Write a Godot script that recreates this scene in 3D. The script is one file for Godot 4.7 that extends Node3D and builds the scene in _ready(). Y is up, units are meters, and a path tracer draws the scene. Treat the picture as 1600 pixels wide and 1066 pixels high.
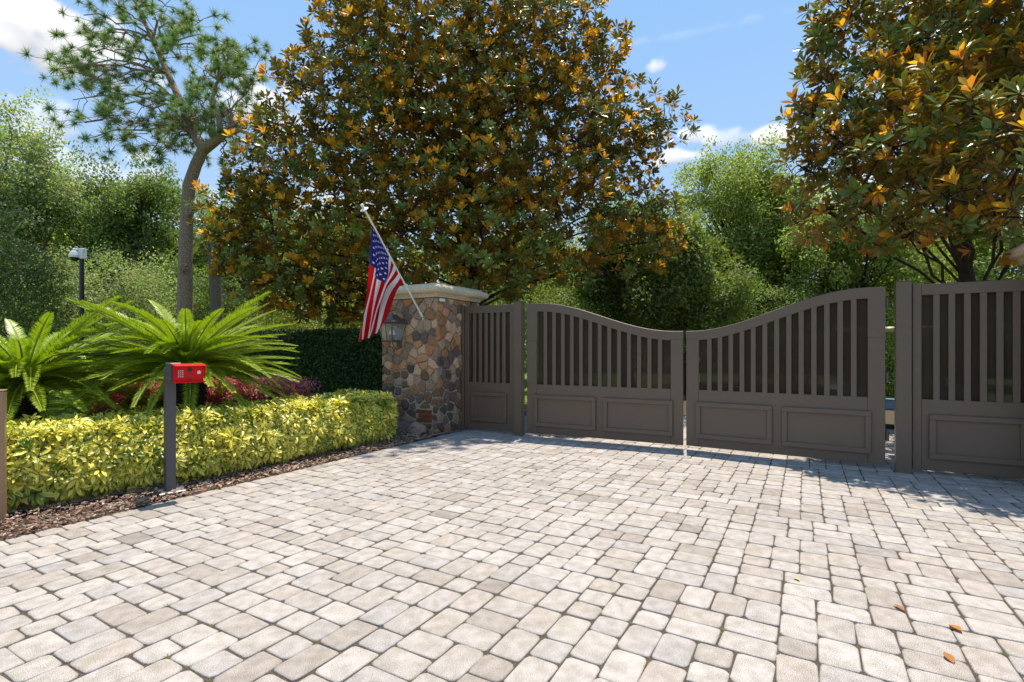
extends Node3D
# A gated driveway: tumbled pavers, a brown double gate between stone pillars, magnolias, a pine and sago palms.
# Measurements were taken from the photograph: F is its focal length in pixels, EYE the height of the lens, HZ its horizon row.
const F := 803.0
const EYE := 1.46
const HZ := 545.0
const GA := Vector3(0.869, 0, 0.495)     # along the gate, towards the pillar beside the nearer post
const GP := Vector3(0.495, 0, -0.869)    # across the gate, inwards
const G0 := Vector3(0.119, 0, -8.684)    # foot of the post beside the flag pillar
const GATE_TURN := -0.5177

var rng := RandomNumberGenerator.new()
var M := {}
var T := {}
var used := {}

class MB:
	var v := PackedVector3Array()
	var n := PackedVector3Array()
	var c := PackedColorArray()
	var uv := PackedVector2Array()
	var col := Color.WHITE
	func _p(a: Vector3, na: Vector3, ca: Color, t := Vector2.ZERO) -> void:
		v.append(a); n.append(na); c.append(ca); uv.append(t)
	func tri(a: Vector3, b: Vector3, d: Vector3) -> void:      # counter-clockwise from outside
		var m := (b - a).cross(d - a).normalized()
		_p(a, m, col); _p(d, m, col); _p(b, m, col)
	func tri_n(a: Vector3, b: Vector3, d: Vector3, na: Vector3, nb: Vector3, nd: Vector3) -> void:
		_p(a, na, col); _p(d, nd, col); _p(b, nb, col)
	func tri_c(a: Vector3, b: Vector3, d: Vector3, ca: Color, cb: Color, cd: Color) -> void:
		var m := (b - a).cross(d - a).normalized()
		_p(a, m, ca); _p(d, m, cd); _p(b, m, cb)
	func quad(a: Vector3, b: Vector3, d: Vector3, e: Vector3) -> void:
		tri(a, b, d); tri(a, d, e)
	func quad_n(a: Vector3, b: Vector3, d: Vector3, e: Vector3, na: Vector3, nb: Vector3, nd: Vector3, ne: Vector3) -> void:
		tri_n(a, b, d, na, nb, nd); tri_n(a, d, e, na, nd, ne)
	# chamfered box
	func box(at: Vector3, size: Vector3, bevel := 0.004, basis := Basis()) -> void:
		var h := size / 2.0
		var b := minf(bevel, minf(h.x, minf(h.y, h.z)) * 0.9)
		var q := func(x: float, y: float, z: float) -> Vector3: return at + basis * Vector3(x, y, z)
		var i := h - Vector3(b, b, b)
		for s in [-1.0, 1.0]:
			var fx := [q.call(s * h.x, -i.y, -i.z), q.call(s * h.x, i.y, -i.z), q.call(s * h.x, i.y, i.z), q.call(s * h.x, -i.y, i.z)]
			var fy := [q.call(-i.x, s * h.y, -i.z), q.call(-i.x, s * h.y, i.z), q.call(i.x, s * h.y, i.z), q.call(i.x, s * h.y, -i.z)]
			var fz := [q.call(-i.x, -i.y, s * h.z), q.call(i.x, -i.y, s * h.z), q.call(i.x, i.y, s * h.z), q.call(-i.x, i.y, s * h.z)]
			for f in [fx, fy, fz]:
				if s > 0: quad(f[0], f[1], f[2], f[3])
				else: quad(f[3], f[2], f[1], f[0])
		if b < 0.0005: return
		for s in [-1.0, 1.0]:
			for t in [-1.0, 1.0]:
				var e1 := [q.call(-i.x, s * h.y, t * i.z), q.call(i.x, s * h.y, t * i.z), q.call(i.x, s * i.y, t * h.z), q.call(-i.x, s * i.y, t * h.z)]
				var e2 := [q.call(s * h.x, -i.y, t * i.z), q.call(s * h.x, i.y, t * i.z), q.call(s * i.x, i.y, t * h.z), q.call(s * i.x, -i.y, t * h.z)]
				var e3 := [q.call(s * h.x, t * i.y, -i.z), q.call(s * h.x, t * i.y, i.z), q.call(s * i.x, t * h.y, i.z), q.call(s * i.x, t * h.y, -i.z)]
				for e in [e1, e2, e3]: _out(e[0], e[1], e[2], e[3], at)
				for r in [-1.0, 1.0]:
					var a: Vector3 = q.call(r * h.x, s * i.y, t * i.z)
					var bb: Vector3 = q.call(r * i.x, s * h.y, t * i.z)
					var cc: Vector3 = q.call(r * i.x, s * i.y, t * h.z)
					if (bb - a).cross(cc - a).dot(a - at) > 0: tri(a, bb, cc)
					else: tri(a, cc, bb)
	func _out(a: Vector3, b: Vector3, d: Vector3, e: Vector3, from: Vector3) -> void:
		if (b - a).cross(d - a).dot((a + d) * 0.5 - from) > 0: quad(a, b, d, e)
		else: quad(e, d, b, a)
	func tube(pts: Array, rad: Array, sides := 7, cap := true) -> void:
		var rings := []
		var norms := []
		var side := Vector3.ZERO
		for k in pts.size():
			var dir: Vector3 = (pts[mini(k + 1, pts.size() - 1)] - pts[maxi(k - 1, 0)]).normalized()
			if side == Vector3.ZERO: side = dir.cross(Vector3.UP if absf(dir.y) < 0.9 else Vector3.RIGHT).normalized()
			side = (side - dir * side.dot(dir)).normalized()
			var up := dir.cross(side)
			var ring := []
			var nn := []
			for j in sides:
				var a := TAU * j / sides
				var w := side * cos(a) + up * sin(a)
				nn.append(w); ring.append(pts[k] + w * rad[k])
			rings.append(ring); norms.append(nn)
		for k in pts.size() - 1:
			for j in sides:
				var j2 := (j + 1) % sides
				quad_n(rings[k][j], rings[k][j2], rings[k + 1][j2], rings[k + 1][j], norms[k][j], norms[k][j2], norms[k + 1][j2], norms[k + 1][j])
		if cap:
			for e in [0, pts.size() - 1]:
				for j in sides:
					var j2 := (j + 1) % sides
					if e == 0: tri(pts[e], rings[e][j2], rings[e][j])
					else: tri(pts[e], rings[e][j], rings[e][j2])
	# turned shape: profile of (radius, height) from bottom to top
	func lathe(at: Vector3, prof: Array, sides := 16, basis := Basis()) -> void:
		for k in prof.size() - 1:
			var p: Vector2 = prof[k]
			var q: Vector2 = prof[k + 1]
			var t := q - p
			for j in sides:
				var a0 := TAU * j / sides
				var a1 := TAU * (j + 1) / sides
				var d0 := Vector3(cos(a0), 0, -sin(a0))
				var d1 := Vector3(cos(a1), 0, -sin(a1))
				var n0 := basis * (d0 * t.y - Vector3.UP * t.x).normalized()
				var n1 := basis * (d1 * t.y - Vector3.UP * t.x).normalized()
				quad_n(at + basis * (d0 * p.x + Vector3.UP * p.y), at + basis * (d1 * p.x + Vector3.UP * p.y), at + basis * (d1 * q.x + Vector3.UP * q.y), at + basis * (d0 * q.x + Vector3.UP * q.y), n0, n1, n1, n0)
	# stack of rectangles: rows of (half x, half z, y)
	func loft(at: Vector3, rows: Array, closed := true) -> void:
		for k in rows.size() - 1:
			var a: Vector3 = rows[k]
			var b: Vector3 = rows[k + 1]
			var sg := [Vector2(-1, 1), Vector2(1, 1), Vector2(1, -1), Vector2(-1, -1)]
			for j in 4:
				var s: Vector2 = sg[j]
				var t: Vector2 = sg[(j + 1) % 4]
				quad(at + Vector3(s.x * a.x, a.z, s.y * a.y), at + Vector3(t.x * a.x, a.z, t.y * a.y), at + Vector3(t.x * b.x, b.z, t.y * b.y), at + Vector3(s.x * b.x, b.z, s.y * b.y))
		if closed:
			for k in [0, rows.size() - 1]:
				var a: Vector3 = rows[k]
				var f := [at + Vector3(-a.x, a.z, a.y), at + Vector3(a.x, a.z, a.y), at + Vector3(a.x, a.z, -a.y), at + Vector3(-a.x, a.z, -a.y)]
				if k == 0: quad(f[3], f[2], f[1], f[0])
				else: quad(f[0], f[1], f[2], f[3])
	# a leaf blade from base along dir, face up along nrm; cm midrib colour, ce margin colour
	func leaf(base: Vector3, dir: Vector3, nrm: Vector3, length: float, width: float, rows: int, droop: float, fold: float, cm: Color, ce: Color, widest := 0.5) -> void:
		var side := dir.cross(nrm).normalized()
		var up := side.cross(dir).normalized()
		var pm := base
		var pl := base
		var pr := base
		for k in range(1, rows + 1):
			var t := float(k) / rows
			var w := width * 0.5 * (sin(PI * pow(t, log(0.5) / log(widest))) if k < rows else 0.0)
			var m := base + dir * (length * t) - up * (droop * length * t * t)
			var l := m - side * w + up * (fold * w)
			var r := m + side * w + up * (fold * w)
			if k == 1:
				tri_c(pm, m, l, cm, cm, ce); tri_c(pm, r, m, cm, ce, cm)
			elif k == rows:
				tri_c(pm, m, pl, cm, cm, ce); tri_c(pm, pr, m, cm, ce, cm)
			else:
				tri_c(pm, m, l, cm, cm, ce); tri_c(pm, l, pl, cm, ce, ce)
				tri_c(pm, pr, r, cm, ce, ce); tri_c(pm, r, m, cm, ce, cm)
			pm = m; pl = l; pr = r
	func mesh(mat: Material, into: ArrayMesh = null) -> ArrayMesh:
		var a := []
		a.resize(Mesh.ARRAY_MAX)
		a[Mesh.ARRAY_VERTEX] = v; a[Mesh.ARRAY_NORMAL] = n; a[Mesh.ARRAY_COLOR] = c; a[Mesh.ARRAY_TEX_UV] = uv
		var m := into if into else ArrayMesh.new()
		m.add_surface_from_arrays(Mesh.PRIMITIVE_TRIANGLES, a)
		m.surface_set_material(m.get_surface_count() - 1, mat)
		return m

# ---------------------------------------------------------------- helpers
func W(px: float, py: float, d: float) -> Vector3:
	return Vector3((px - 800.0) / F * d, EYE - (py - HZ) / F * d, -d)

func UV(u: float, v: float, y := 0.0) -> Vector3:
	return G0 + GA * u + GP * v + Vector3.UP * y

func L(r: float, g: float, b: float) -> Color:      # linear values to the sRGB that albedo wants
	return Color(r, g, b).linear_to_srgb()

func rf(a: float, b: float) -> float:
	return rng.randf_range(a, b)

func rdir() -> Vector3:
	var z := rf(-1, 1)
	var a := rf(0, TAU)
	var s := sqrt(1.0 - z * z)
	return Vector3(s * cos(a), z, s * sin(a))

func numbered(called: String) -> String:
	var k: int = used.get(called, -1) + 1
	used[called] = k
	return called if k == 0 else "%s_%03d" % [called, k]

func thing(called: String, label: String, category: String, at := Vector3.ZERO, turn := 0.0, group := "") -> Node3D:
	var o := Node3D.new()
	o.name = numbered(called)
	add_child(o)
	o.position = at
	o.rotation.y = turn
	tag(o, label, category, group)
	return o

func tag(o: Node, label: String, category: String, group := "") -> void:
	o.set_meta("label", label)
	o.set_meta("category", category)
	if group: o.set_meta("group", group)

func part(called: String, mesh: Mesh, parent: Node, xf := Transform3D(), mat: Material = null) -> MeshInstance3D:
	var o := MeshInstance3D.new()
	o.name = called
	o.mesh = mesh
	o.transform = xf
	if mat: o.material_override = mat
	parent.add_child(o, true)
	return o

func many(called: String, mesh: Mesh, xfs: Array, cols: Array, parent: Node) -> MultiMeshInstance3D:
	var mm := MultiMesh.new()
	mm.transform_format = MultiMesh.TRANSFORM_3D
	mm.use_colors = cols.size() > 0
	mm.mesh = mesh
	mm.instance_count = xfs.size()
	for k in xfs.size():
		mm.set_instance_transform(k, xfs[k])
		if cols.size(): mm.set_instance_color(k, cols[k])
	var o := MultiMeshInstance3D.new()
	o.name = called
	o.multimesh = mm
	parent.add_child(o, true)
	return o

func structure(o: Node) -> void:
	o.set_meta("kind", "structure")

func noise_tex(seed_: int, freq: float, oct: int, ramp: Array, size := 512, kind := FastNoiseLite.TYPE_SIMPLEX_SMOOTH) -> ImageTexture:
	var nz := FastNoiseLite.new()
	nz.seed = seed_
	nz.noise_type = kind
	nz.frequency = freq
	nz.fractal_octaves = oct
	var im := nz.get_seamless_image(size, size)
	im.convert(Image.FORMAT_L8)
	var src := im.get_data()
	var outb := PackedByteArray()
	outb.resize(size * size * 3)
	var lut := []
	for k in 256:
		var t := k / 255.0 * (ramp.size() - 1)
		var i := mini(int(t), ramp.size() - 2)
		var cc: Color = ramp[i].lerp(ramp[i + 1], t - i)
		lut.append([int(clampf(cc.r, 0, 1) * 255), int(clampf(cc.g, 0, 1) * 255), int(clampf(cc.b, 0, 1) * 255)])
	for k in size * size:
		var q: Array = lut[src[k]]
		outb[k * 3] = q[0]; outb[k * 3 + 1] = q[1]; outb[k * 3 + 2] = q[2]
	return ImageTexture.create_from_image(Image.create_from_data(size, size, false, Image.FORMAT_RGB8, outb))

# exposed sand and grit: fine specks over soft blotches
func concrete_tex() -> ImageTexture:
	var size := 1024
	var src := []
	for q in [[1, 0.19, 2], [21, 0.009, 5], [22, 0.27, 1]]:
		var nz := FastNoiseLite.new()
		nz.seed = q[0]
		nz.frequency = q[1]
		nz.fractal_octaves = q[2]
		var im := nz.get_seamless_image(size, size)
		im.convert(Image.FORMAT_L8)
		src.append(im.get_data())
	var outb := PackedByteArray()
	outb.resize(size * size * 3)
	for k in size * size:
		var a: int = src[0][k]
		var b: int = src[1][k]
		var c: int = src[2][k]
		var v := 212.0 + (a - 128) * 0.42 + (b - 128) * 0.17
		if c < 78: v *= 0.55
		elif c > 196: v *= 1.14
		var q := clampf(v, 0, 255)
		outb[k * 3] = int(q); outb[k * 3 + 1] = int(q * 0.99); outb[k * 3 + 2] = int(q * (0.955 + b * 0.0002))
	return ImageTexture.create_from_image(Image.create_from_data(size, size, false, Image.FORMAT_RGB8, outb))

func mat(col: Color, rough: float, opt := {}) -> StandardMaterial3D:
	var m := StandardMaterial3D.new()
	m.albedo_color = col
	m.roughness = rough
	m.metallic = opt.get("metal", 0.0)
	m.metallic_specular = opt.get("spec", 0.5)
	m.vertex_color_use_as_albedo = opt.get("vc", false)
	m.cull_mode = BaseMaterial3D.CULL_DISABLED
	if opt.has("tex"):
		m.albedo_texture = opt.tex
		m.uv1_triplanar = not opt.get("own_uv", false)
		m.uv1_world_triplanar = m.uv1_triplanar and opt.get("world", true)
		m.uv1_scale = Vector3.ONE * opt.get("scale", 1.0)
	if opt.has("bump"):
		m.heightmap_enabled = true
		m.heightmap_texture = opt.bump
		m.heightmap_scale = opt.get("bump_cm", 0.3)
		if not opt.has("tex"):
			m.uv1_triplanar = true
			m.uv1_world_triplanar = opt.get("world", true)
			m.uv1_scale = Vector3.ONE * opt.get("scale", 1.0)
	if opt.has("back"):
		m.backlight_enabled = true
		m.backlight = opt.back
	return m

func basis_to(up: Vector3, spin: float, s: float) -> Basis:
	var y := up.normalized()
	var x := y.cross(Vector3(0.31, 0.2, 0.93)).normalized()
	var z := x.cross(y)
	return (Basis(x, y, z) * Basis(Vector3.UP, spin)).scaled_local(Vector3(s, s, s))

# ---------------------------------------------------------------- scene
func _ready() -> void:
	rng.seed = 20240611
	camera_sky_sun()
	materials()
	ground()
	driveway()
	pillars()
	gates()
	magnolias()
	pine()
	far_trees()
	hedges()
	sagos()
	flag()
	lantern_and_cameras()
	keypad()
	small_things()

func camera_sky_sun() -> void:
	var cam := Camera3D.new()
	cam.name = "camera"
	cam.position = Vector3(0, EYE, 0)
	cam.projection = Camera3D.PROJECTION_FRUSTUM
	cam.near = 0.05
	cam.far = 2000.0
	cam.size = 0.05 * 1066.0 / F
	cam.frustum_offset = Vector2(0, 0.05 * (HZ - 533.0) / F)
	add_child(cam)
	cam.current = true
	var env := Environment.new()
	env.background_mode = Environment.BG_SKY
	env.tonemap_mode = Environment.TONE_MAPPER_LINEAR
	env.tonemap_exposure = 2.05
	env.sdfgi_enabled = true
	env.ssao_enabled = true
	env.ssil_enabled = true
	var sky := Sky.new()
	var pano := PanoramaSkyMaterial.new()
	pano.panorama = sky_picture()
	pano.energy_multiplier = 1.0
	sky.sky_material = pano
	env.sky = sky
	var we := WorldEnvironment.new()
	we.name = "world_environment"
	we.environment = env
	add_child(we)
	var sun := DirectionalLight3D.new()
	sun.name = "sun"
	sun.light_energy = 1.2
	sun.light_color = Color(1.0, 0.955, 0.89)
	sun.light_angular_distance = 0.5
	sun.shadow_enabled = true
	add_child(sun)
	sun.look_at_from_position(Vector3(0, 30, 0), Vector3(0, 30, 0) + Vector3(-0.078, -1.0, 0.248), Vector3.FORWARD)

func sky_picture() -> ImageTexture:
	var w := 2048
	var h := 1024
	var im := Image.create(w, h, false, Image.FORMAT_RGBAF)
	for y in h:
		var el := (0.5 - (y + 0.5) / h) * PI
		var s := maxf(sin(el), 0.0)
		var t := 1.0 - pow(1.0 - s, 3.2)
		var c := Color(0.35, 0.43, 0.51).lerp(Color(0.145, 0.272, 0.475), t)
		if el < 0: c = Color(0.20, 0.21, 0.17)
		im.fill_rect(Rect2i(0, y, w, 1), c)
	var nz := FastNoiseLite.new()
	nz.seed = 5
	nz.frequency = 1.0
	nz.fractal_octaves = 5
	# fair-weather clouds: columns px, row, half width, half height, density
	var list := [[28, 38, 92, 52, 1.15], [70, 70, 70, 34, 0.8], [28, 178, 55, 24, 0.5], [1208, 212, 36, 15, 1.0], [1090, 213, 22, 15, 0.75], [1142, 216, 44, 13, 0.5], [1040, 247, 30, 13, 1.0], [1100, 243, 22, 9, 0.5], [1030, 103, 12, 10, 0.7], [425, 180, 60, 40, 0.9], [130, 290, 120, 40, 0.5], [700, 215, 90, 60, 0.7], [1090, 50, 90, 6, 0.1], [560, 330, 120, 40, 0.6], [1480, 150, 70, 36, 0.9], [1330, 300, 80, 24, 0.6]]
	for q in list:
		var az := atan((q[0] - 800.0) / F)
		var el := atan((HZ - q[1]) / F * cos(az))
		cloud(im, nz, az, el, atan(q[2] / F), atan(q[3] / F), q[4])
	var r := RandomNumberGenerator.new()
	r.seed = 77
	for k in 46:
		var az := r.randf_range(0.95, TAU - 0.95)
		var s := r.randf_range(0.03, 0.13)
		cloud(im, nz, az, r.randf_range(0.12, 0.9), s, s * r.randf_range(0.3, 0.55), r.randf_range(0.5, 1.1))
	return ImageTexture.create_from_image(im)

func cloud(im: Image, nz: FastNoiseLite, az: float, el: float, ra: float, re: float, dens: float) -> void:
	var w := im.get_width()
	var h := im.get_height()
	var k := 1.0 / maxf(cos(el), 0.2)
	var cx := az / TAU * w
	var cy := (0.5 - el / PI) * h
	var rx := ra * k / TAU * w * 1.5
	var ry := re / PI * h * 1.5
	for y in range(int(cy - ry), int(cy + ry) + 1):
		for x in range(int(cx - rx), int(cx + rx) + 1):
			var dx := (x - cx) / rx
			var dy := (y - cy) / ry
			if dy > 0: dy *= 1.5
			var fall := 1.0 - sqrt(dx * dx + dy * dy)
			if fall <= 0: continue
			var n := nz.get_noise_2d(x * 0.035, y * 0.06)
			var a := clampf((fall * 1.5 + n * 1.1 - 0.32) * 1.7, 0, 1)
			a = a * a * (3 - 2 * a) * minf(dens, 1.0)
			if a <= 0: continue
			var xx := posmod(x, w)
			var base := im.get_pixel(xx, y)
			var lit := clampf(0.78 - dy * 0.35 + n * 0.25, 0.5, 1.0)
			im.set_pixel(xx, y, base.lerp(Color(0.60, 0.61, 0.63) * lit, a))

func materials() -> void:
	T.speck = concrete_tex()
	T.grain = noise_tex(2, 0.30, 2, [Color.BLACK, Color.WHITE], 512)
	T.soft = noise_tex(3, 0.03, 4, [Color(0.72, 0.72, 0.72), Color(0.95, 0.95, 0.95), Color(1, 1, 1)], 512)
	T.bark = noise_tex(4, 0.05, 5, [Color(0.35, 0.33, 0.31), Color(0.8, 0.78, 0.76), Color(1, 1, 1)], 512)
	T.rough = noise_tex(5, 0.05, 5, [Color.BLACK, Color.WHITE], 512)
	T.stone = noise_tex(6, 0.06, 5, [Color(0.28, 0.27, 0.27), Color(0.62, 0.58, 0.55), Color(0.9, 0.86, 0.8), Color(1, 1, 1)], 512)
	T.grass = noise_tex(7, 0.08, 5, [L(0.035, 0.07, 0.015), L(0.09, 0.16, 0.03), L(0.15, 0.23, 0.05)], 512)
	T.soil = noise_tex(8, 0.09, 5, [L(0.03, 0.02, 0.014), L(0.11, 0.075, 0.05), L(0.24, 0.18, 0.13)], 512)
	T.sand = noise_tex(9, 0.15, 4, [L(0.024, 0.019, 0.013), L(0.075, 0.06, 0.043), L(0.17, 0.14, 0.105)], 512)
	T.paint = noise_tex(10, 0.02, 5, [Color(0.95, 0.95, 0.95), Color(0.985, 0.985, 0.985), Color(1, 1, 1)], 512)
	T.cast = noise_tex(11, 0.05, 5, [Color(0.70, 0.67, 0.62), Color(0.93, 0.92, 0.9), Color(1, 1, 1)], 512)
	var tones := [[0.565, 0.525, 0.485], [0.60, 0.565, 0.525], [0.54, 0.495, 0.45], [0.56, 0.53, 0.505], [0.63, 0.595, 0.56], [0.49, 0.445, 0.40], [0.57, 0.52, 0.47], [0.53, 0.505, 0.485], [0.42, 0.38, 0.345], [0.45, 0.425, 0.405]]
	M.paver = []
	for t in tones:
		M.paver.append(mat(L(t[0], t[1], t[2]), 0.9, {"tex": T.speck, "scale": 0.95, "bump": T.grain, "bump_cm": 0.3, "spec": 0.3}))
	M.paver_tones = tones
	M.paver_field = mat(Color.WHITE, 0.9, {"tex": T.speck, "scale": 0.95, "bump": T.grain, "bump_cm": 0.3, "vc": true, "spec": 0.3})
	M.sand = mat(Color.WHITE, 1.0, {"tex": T.sand, "scale": 1.3, "spec": 0.2})
	M.grass = mat(Color.WHITE, 0.95, {"tex": T.grass, "scale": 0.35, "spec": 0.2})
	M.soil = mat(Color.WHITE, 1.0, {"tex": T.soil, "scale": 1.4, "bump": T.rough, "bump_cm": 2.0, "spec": 0.2})
	M.gate = mat(L(0.132, 0.090, 0.060), 0.42, {"tex": T.paint, "scale": 0.7, "bump": T.rough, "bump_cm": 0.006, "spec": 0.5})
	M.gate_dark = mat(L(0.11, 0.085, 0.062), 0.5)
	M.screen = mat(Color(0.25, 0.21, 0.175, 0.955), 0.9, {"spec": 0.2})
	M.screen.transparency = BaseMaterial3D.TRANSPARENCY_ALPHA
	M.mortar = mat(L(0.72, 0.66, 0.56), 0.95, {"tex": T.stone, "scale": 1.6, "bump": T.rough, "bump_cm": 0.8, "spec": 0.25})
	M.cast = mat(L(0.74, 0.64, 0.48), 0.8, {"tex": T.cast, "scale": 1.1, "bump": T.grain, "bump_cm": 0.1, "spec": 0.3})
	var stones := [[0.055, 0.047, 0.042], [0.10, 0.066, 0.043], [0.17, 0.105, 0.06], [0.27, 0.165, 0.10], [0.16, 0.125, 0.105], [0.32, 0.235, 0.165], [0.24, 0.115, 0.055], [0.085, 0.07, 0.066], [0.21, 0.165, 0.13]]
	M.stone = []
	for s in stones:
		M.stone.append(mat(L(s[0] * 3.6, s[1] * 3.6, s[2] * 3.55), 0.82, {"tex": T.stone, "scale": 2.4, "bump": T.rough, "bump_cm": 1.4, "spec": 0.35}))
	M.brick = mat(L(0.33, 0.12, 0.07), 0.9, {"tex": T.stone, "scale": 3.0, "bump": T.rough, "bump_cm": 0.6, "spec": 0.25})
	M.bark_dark = mat(L(0.10, 0.082, 0.066), 0.95, {"tex": T.bark, "scale": 1.6, "bump": T.rough, "bump_cm": 2.5, "spec": 0.2})
	M.bark_pine = mat(L(0.62, 0.49, 0.42), 0.95, {"tex": T.stone, "scale": 0.9, "bump": T.rough, "bump_cm": 4.0, "spec": 0.2})
	M.bark_grey = mat(L(0.36, 0.31, 0.27), 0.95, {"tex": T.bark, "scale": 1.1, "bump": T.rough, "bump_cm": 3.0, "spec": 0.2})
	M.mag = mat(Color.WHITE, 0.30, {"vc": true, "back": Color(1.0, 1.0, 0.6), "spec": 0.55})
	M.mag_young = mat(Color.WHITE, 0.45, {"vc": true, "back": Color(1.0, 0.98, 0.75), "spec": 0.4})
	M.oak = mat(Color.WHITE, 0.5, {"vc": true, "back": Color(0.92, 1.0, 0.6), "spec": 0.4})
	M.needle = mat(Color.WHITE, 0.5, {"vc": true, "back": Color(0.7, 0.75, 0.5), "spec": 0.4})
	M.scheff = mat(Color.WHITE, 0.33, {"vc": true, "back": Color(0.84, 0.84, 0.5), "spec": 0.5})
	M.sago = mat(Color.WHITE, 0.34, {"vc": true, "back": Color(0.8, 0.85, 0.4), "spec": 0.5})
	M.ficus = mat(Color.WHITE, 0.4, {"vc": true, "back": Color(0.6, 0.7, 0.35), "spec": 0.45})
	M.pink = mat(Color.WHITE, 0.45, {"vc": true, "back": Color(0.85, 0.6, 0.6), "spec": 0.4})
	M.white = mat(L(0.72, 0.72, 0.70), 0.45)
	M.black = mat(L(0.012, 0.012, 0.013), 0.4)
	M.post = mat(L(0.075, 0.074, 0.076), 0.45, {"tex": T.paint, "scale": 1.5})
	M.red = mat(L(0.66, 0.006, 0.008), 0.4, {"spec": 0.3})
	M.steel = mat(L(0.55, 0.55, 0.55), 0.35, {"metal": 0.8})
	M.bronze = mat(L(0.13, 0.125, 0.11), 0.5, {"tex": T.cast, "scale": 3.0, "metal": 0.35})
	M.glass = mat(Color(0.95, 0.97, 0.95, 0.10), 0.12)
	M.glass.transparency = BaseMaterial3D.TRANSPARENCY_ALPHA
	M.tan = mat(L(0.34, 0.215, 0.12), 0.42, {"tex": T.paint, "scale": 1.5, "metal": 0.25})

func ground() -> void:
	var g := MB.new()
	g.quad(Vector3(-900, -0.07, 900), Vector3(900, -0.07, 900), Vector3(900, -0.07, -900), Vector3(-900, -0.07, -900))
	structure(part("ground", g.mesh(M.grass), self))
	# planting bed, gently heaped
	var nz := FastNoiseLite.new()
	nz.seed = 3
	nz.frequency = 1.2
	var b := MB.new()
	var q := func(i: int, j: int) -> Vector3:
		var u := -1.135 - i * 0.16
		var v := -9.6 + j * 0.16
		var rise := minf(i, 5) * 0.008 - 0.022
		return UV(u, v, rise + 0.022 * nz.get_noise_2d(u * 2.0, v * 2.0) * minf(i, 2) * 0.6)
	for i in 46:
		for j in 84:
			b.quad(q.call(i, j), q.call(i, j + 1), q.call(i + 1, j + 1), q.call(i + 1, j))
	structure(part("planting_bed", b.mesh(M.soil), self))

# a tumbled paver: a by b metres, top at y 0
func paver_shape(b: MB, a: float, w: float, xf: Transform3D) -> void:
	var o := []
	var i1 := []
	var i2 := []
	var r := 0.024
	for k in 4:
		var sx: float = [1, 1, -1, -1][k]
		var sz: float = [-1, 1, 1, -1][k]
		var cr := r * rf(0.5, 1.45)
		var steps := [0.0, 0.5, 1.0]
		for t in steps:
			var ang: float = -PI / 2 * t
			var d := Vector2(cos(ang), sin(ang))
			var e := Vector2(d.x, d.y)
			# corner arcs go round clockwise seen from above
			var ax := Vector2(0, -1) if k == 0 else Vector2(1, 0) if k == 1 else Vector2(0, 1) if k == 2 else Vector2(-1, 0)
			var bx := Vector2(1, 0) if k == 0 else Vector2(0, 1) if k == 1 else Vector2(-1, 0) if k == 2 else Vector2(0, -1)
			e = (ax * cos(t * PI / 2) + bx * sin(t * PI / 2)) * cr
			var c := Vector2(sx * (a / 2 - cr), sz * (w / 2 - cr))
			var p := c + e
			p += Vector2(rf(-1, 1), rf(-1, 1)) * 0.0034
			o.append(p)
			var inw := p.normalized()
			i1.append(p - inw * 0.005)
			i2.append(p - inw * 0.017)
	var n := o.size()
	var up := xf.basis.y
	var lift := []
	for k in n: lift.append(-rf(0.0, 0.0022))
	for k in n:
		var j := (k + 1) % n
		var f := func(p: Vector2, y: float) -> Vector3: return xf * Vector3(p.x, y, p.y)
		var nk := (xf.basis * Vector3(o[k].x / a, 0, o[k].y / w)).normalized()
		var nj := (xf.basis * Vector3(o[j].x / a, 0, o[j].y / w)).normalized()
		var mk := (nk + up * 1.1).normalized()
		var mj := (nj + up * 1.1).normalized()
		var tk := (nk * 0.16 + up).normalized()
		var tj := (nj * 0.16 + up).normalized()
		b.quad_n(f.call(o[j], -0.035), f.call(o[k], -0.035), f.call(o[k], -0.0075), f.call(o[j], -0.0075), nj, nk, nk, nj)
		b.quad_n(f.call(o[j], -0.0075), f.call(o[k], -0.0075), f.call(i1[k], -0.0026), f.call(i1[j], -0.0026), nj, nk, mk, mj)
		b.quad_n(f.call(i1[j], -0.0026), f.call(i1[k], -0.0026), f.call(i2[k], lift[k]), f.call(i2[j], lift[j]), mj, mk, tk, tj)
		b.tri_n(f.call(i2[j], lift[j]), f.call(i2[k], lift[k]), f.call(Vector2.ZERO, 0.0006), tj, tk, up)

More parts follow.
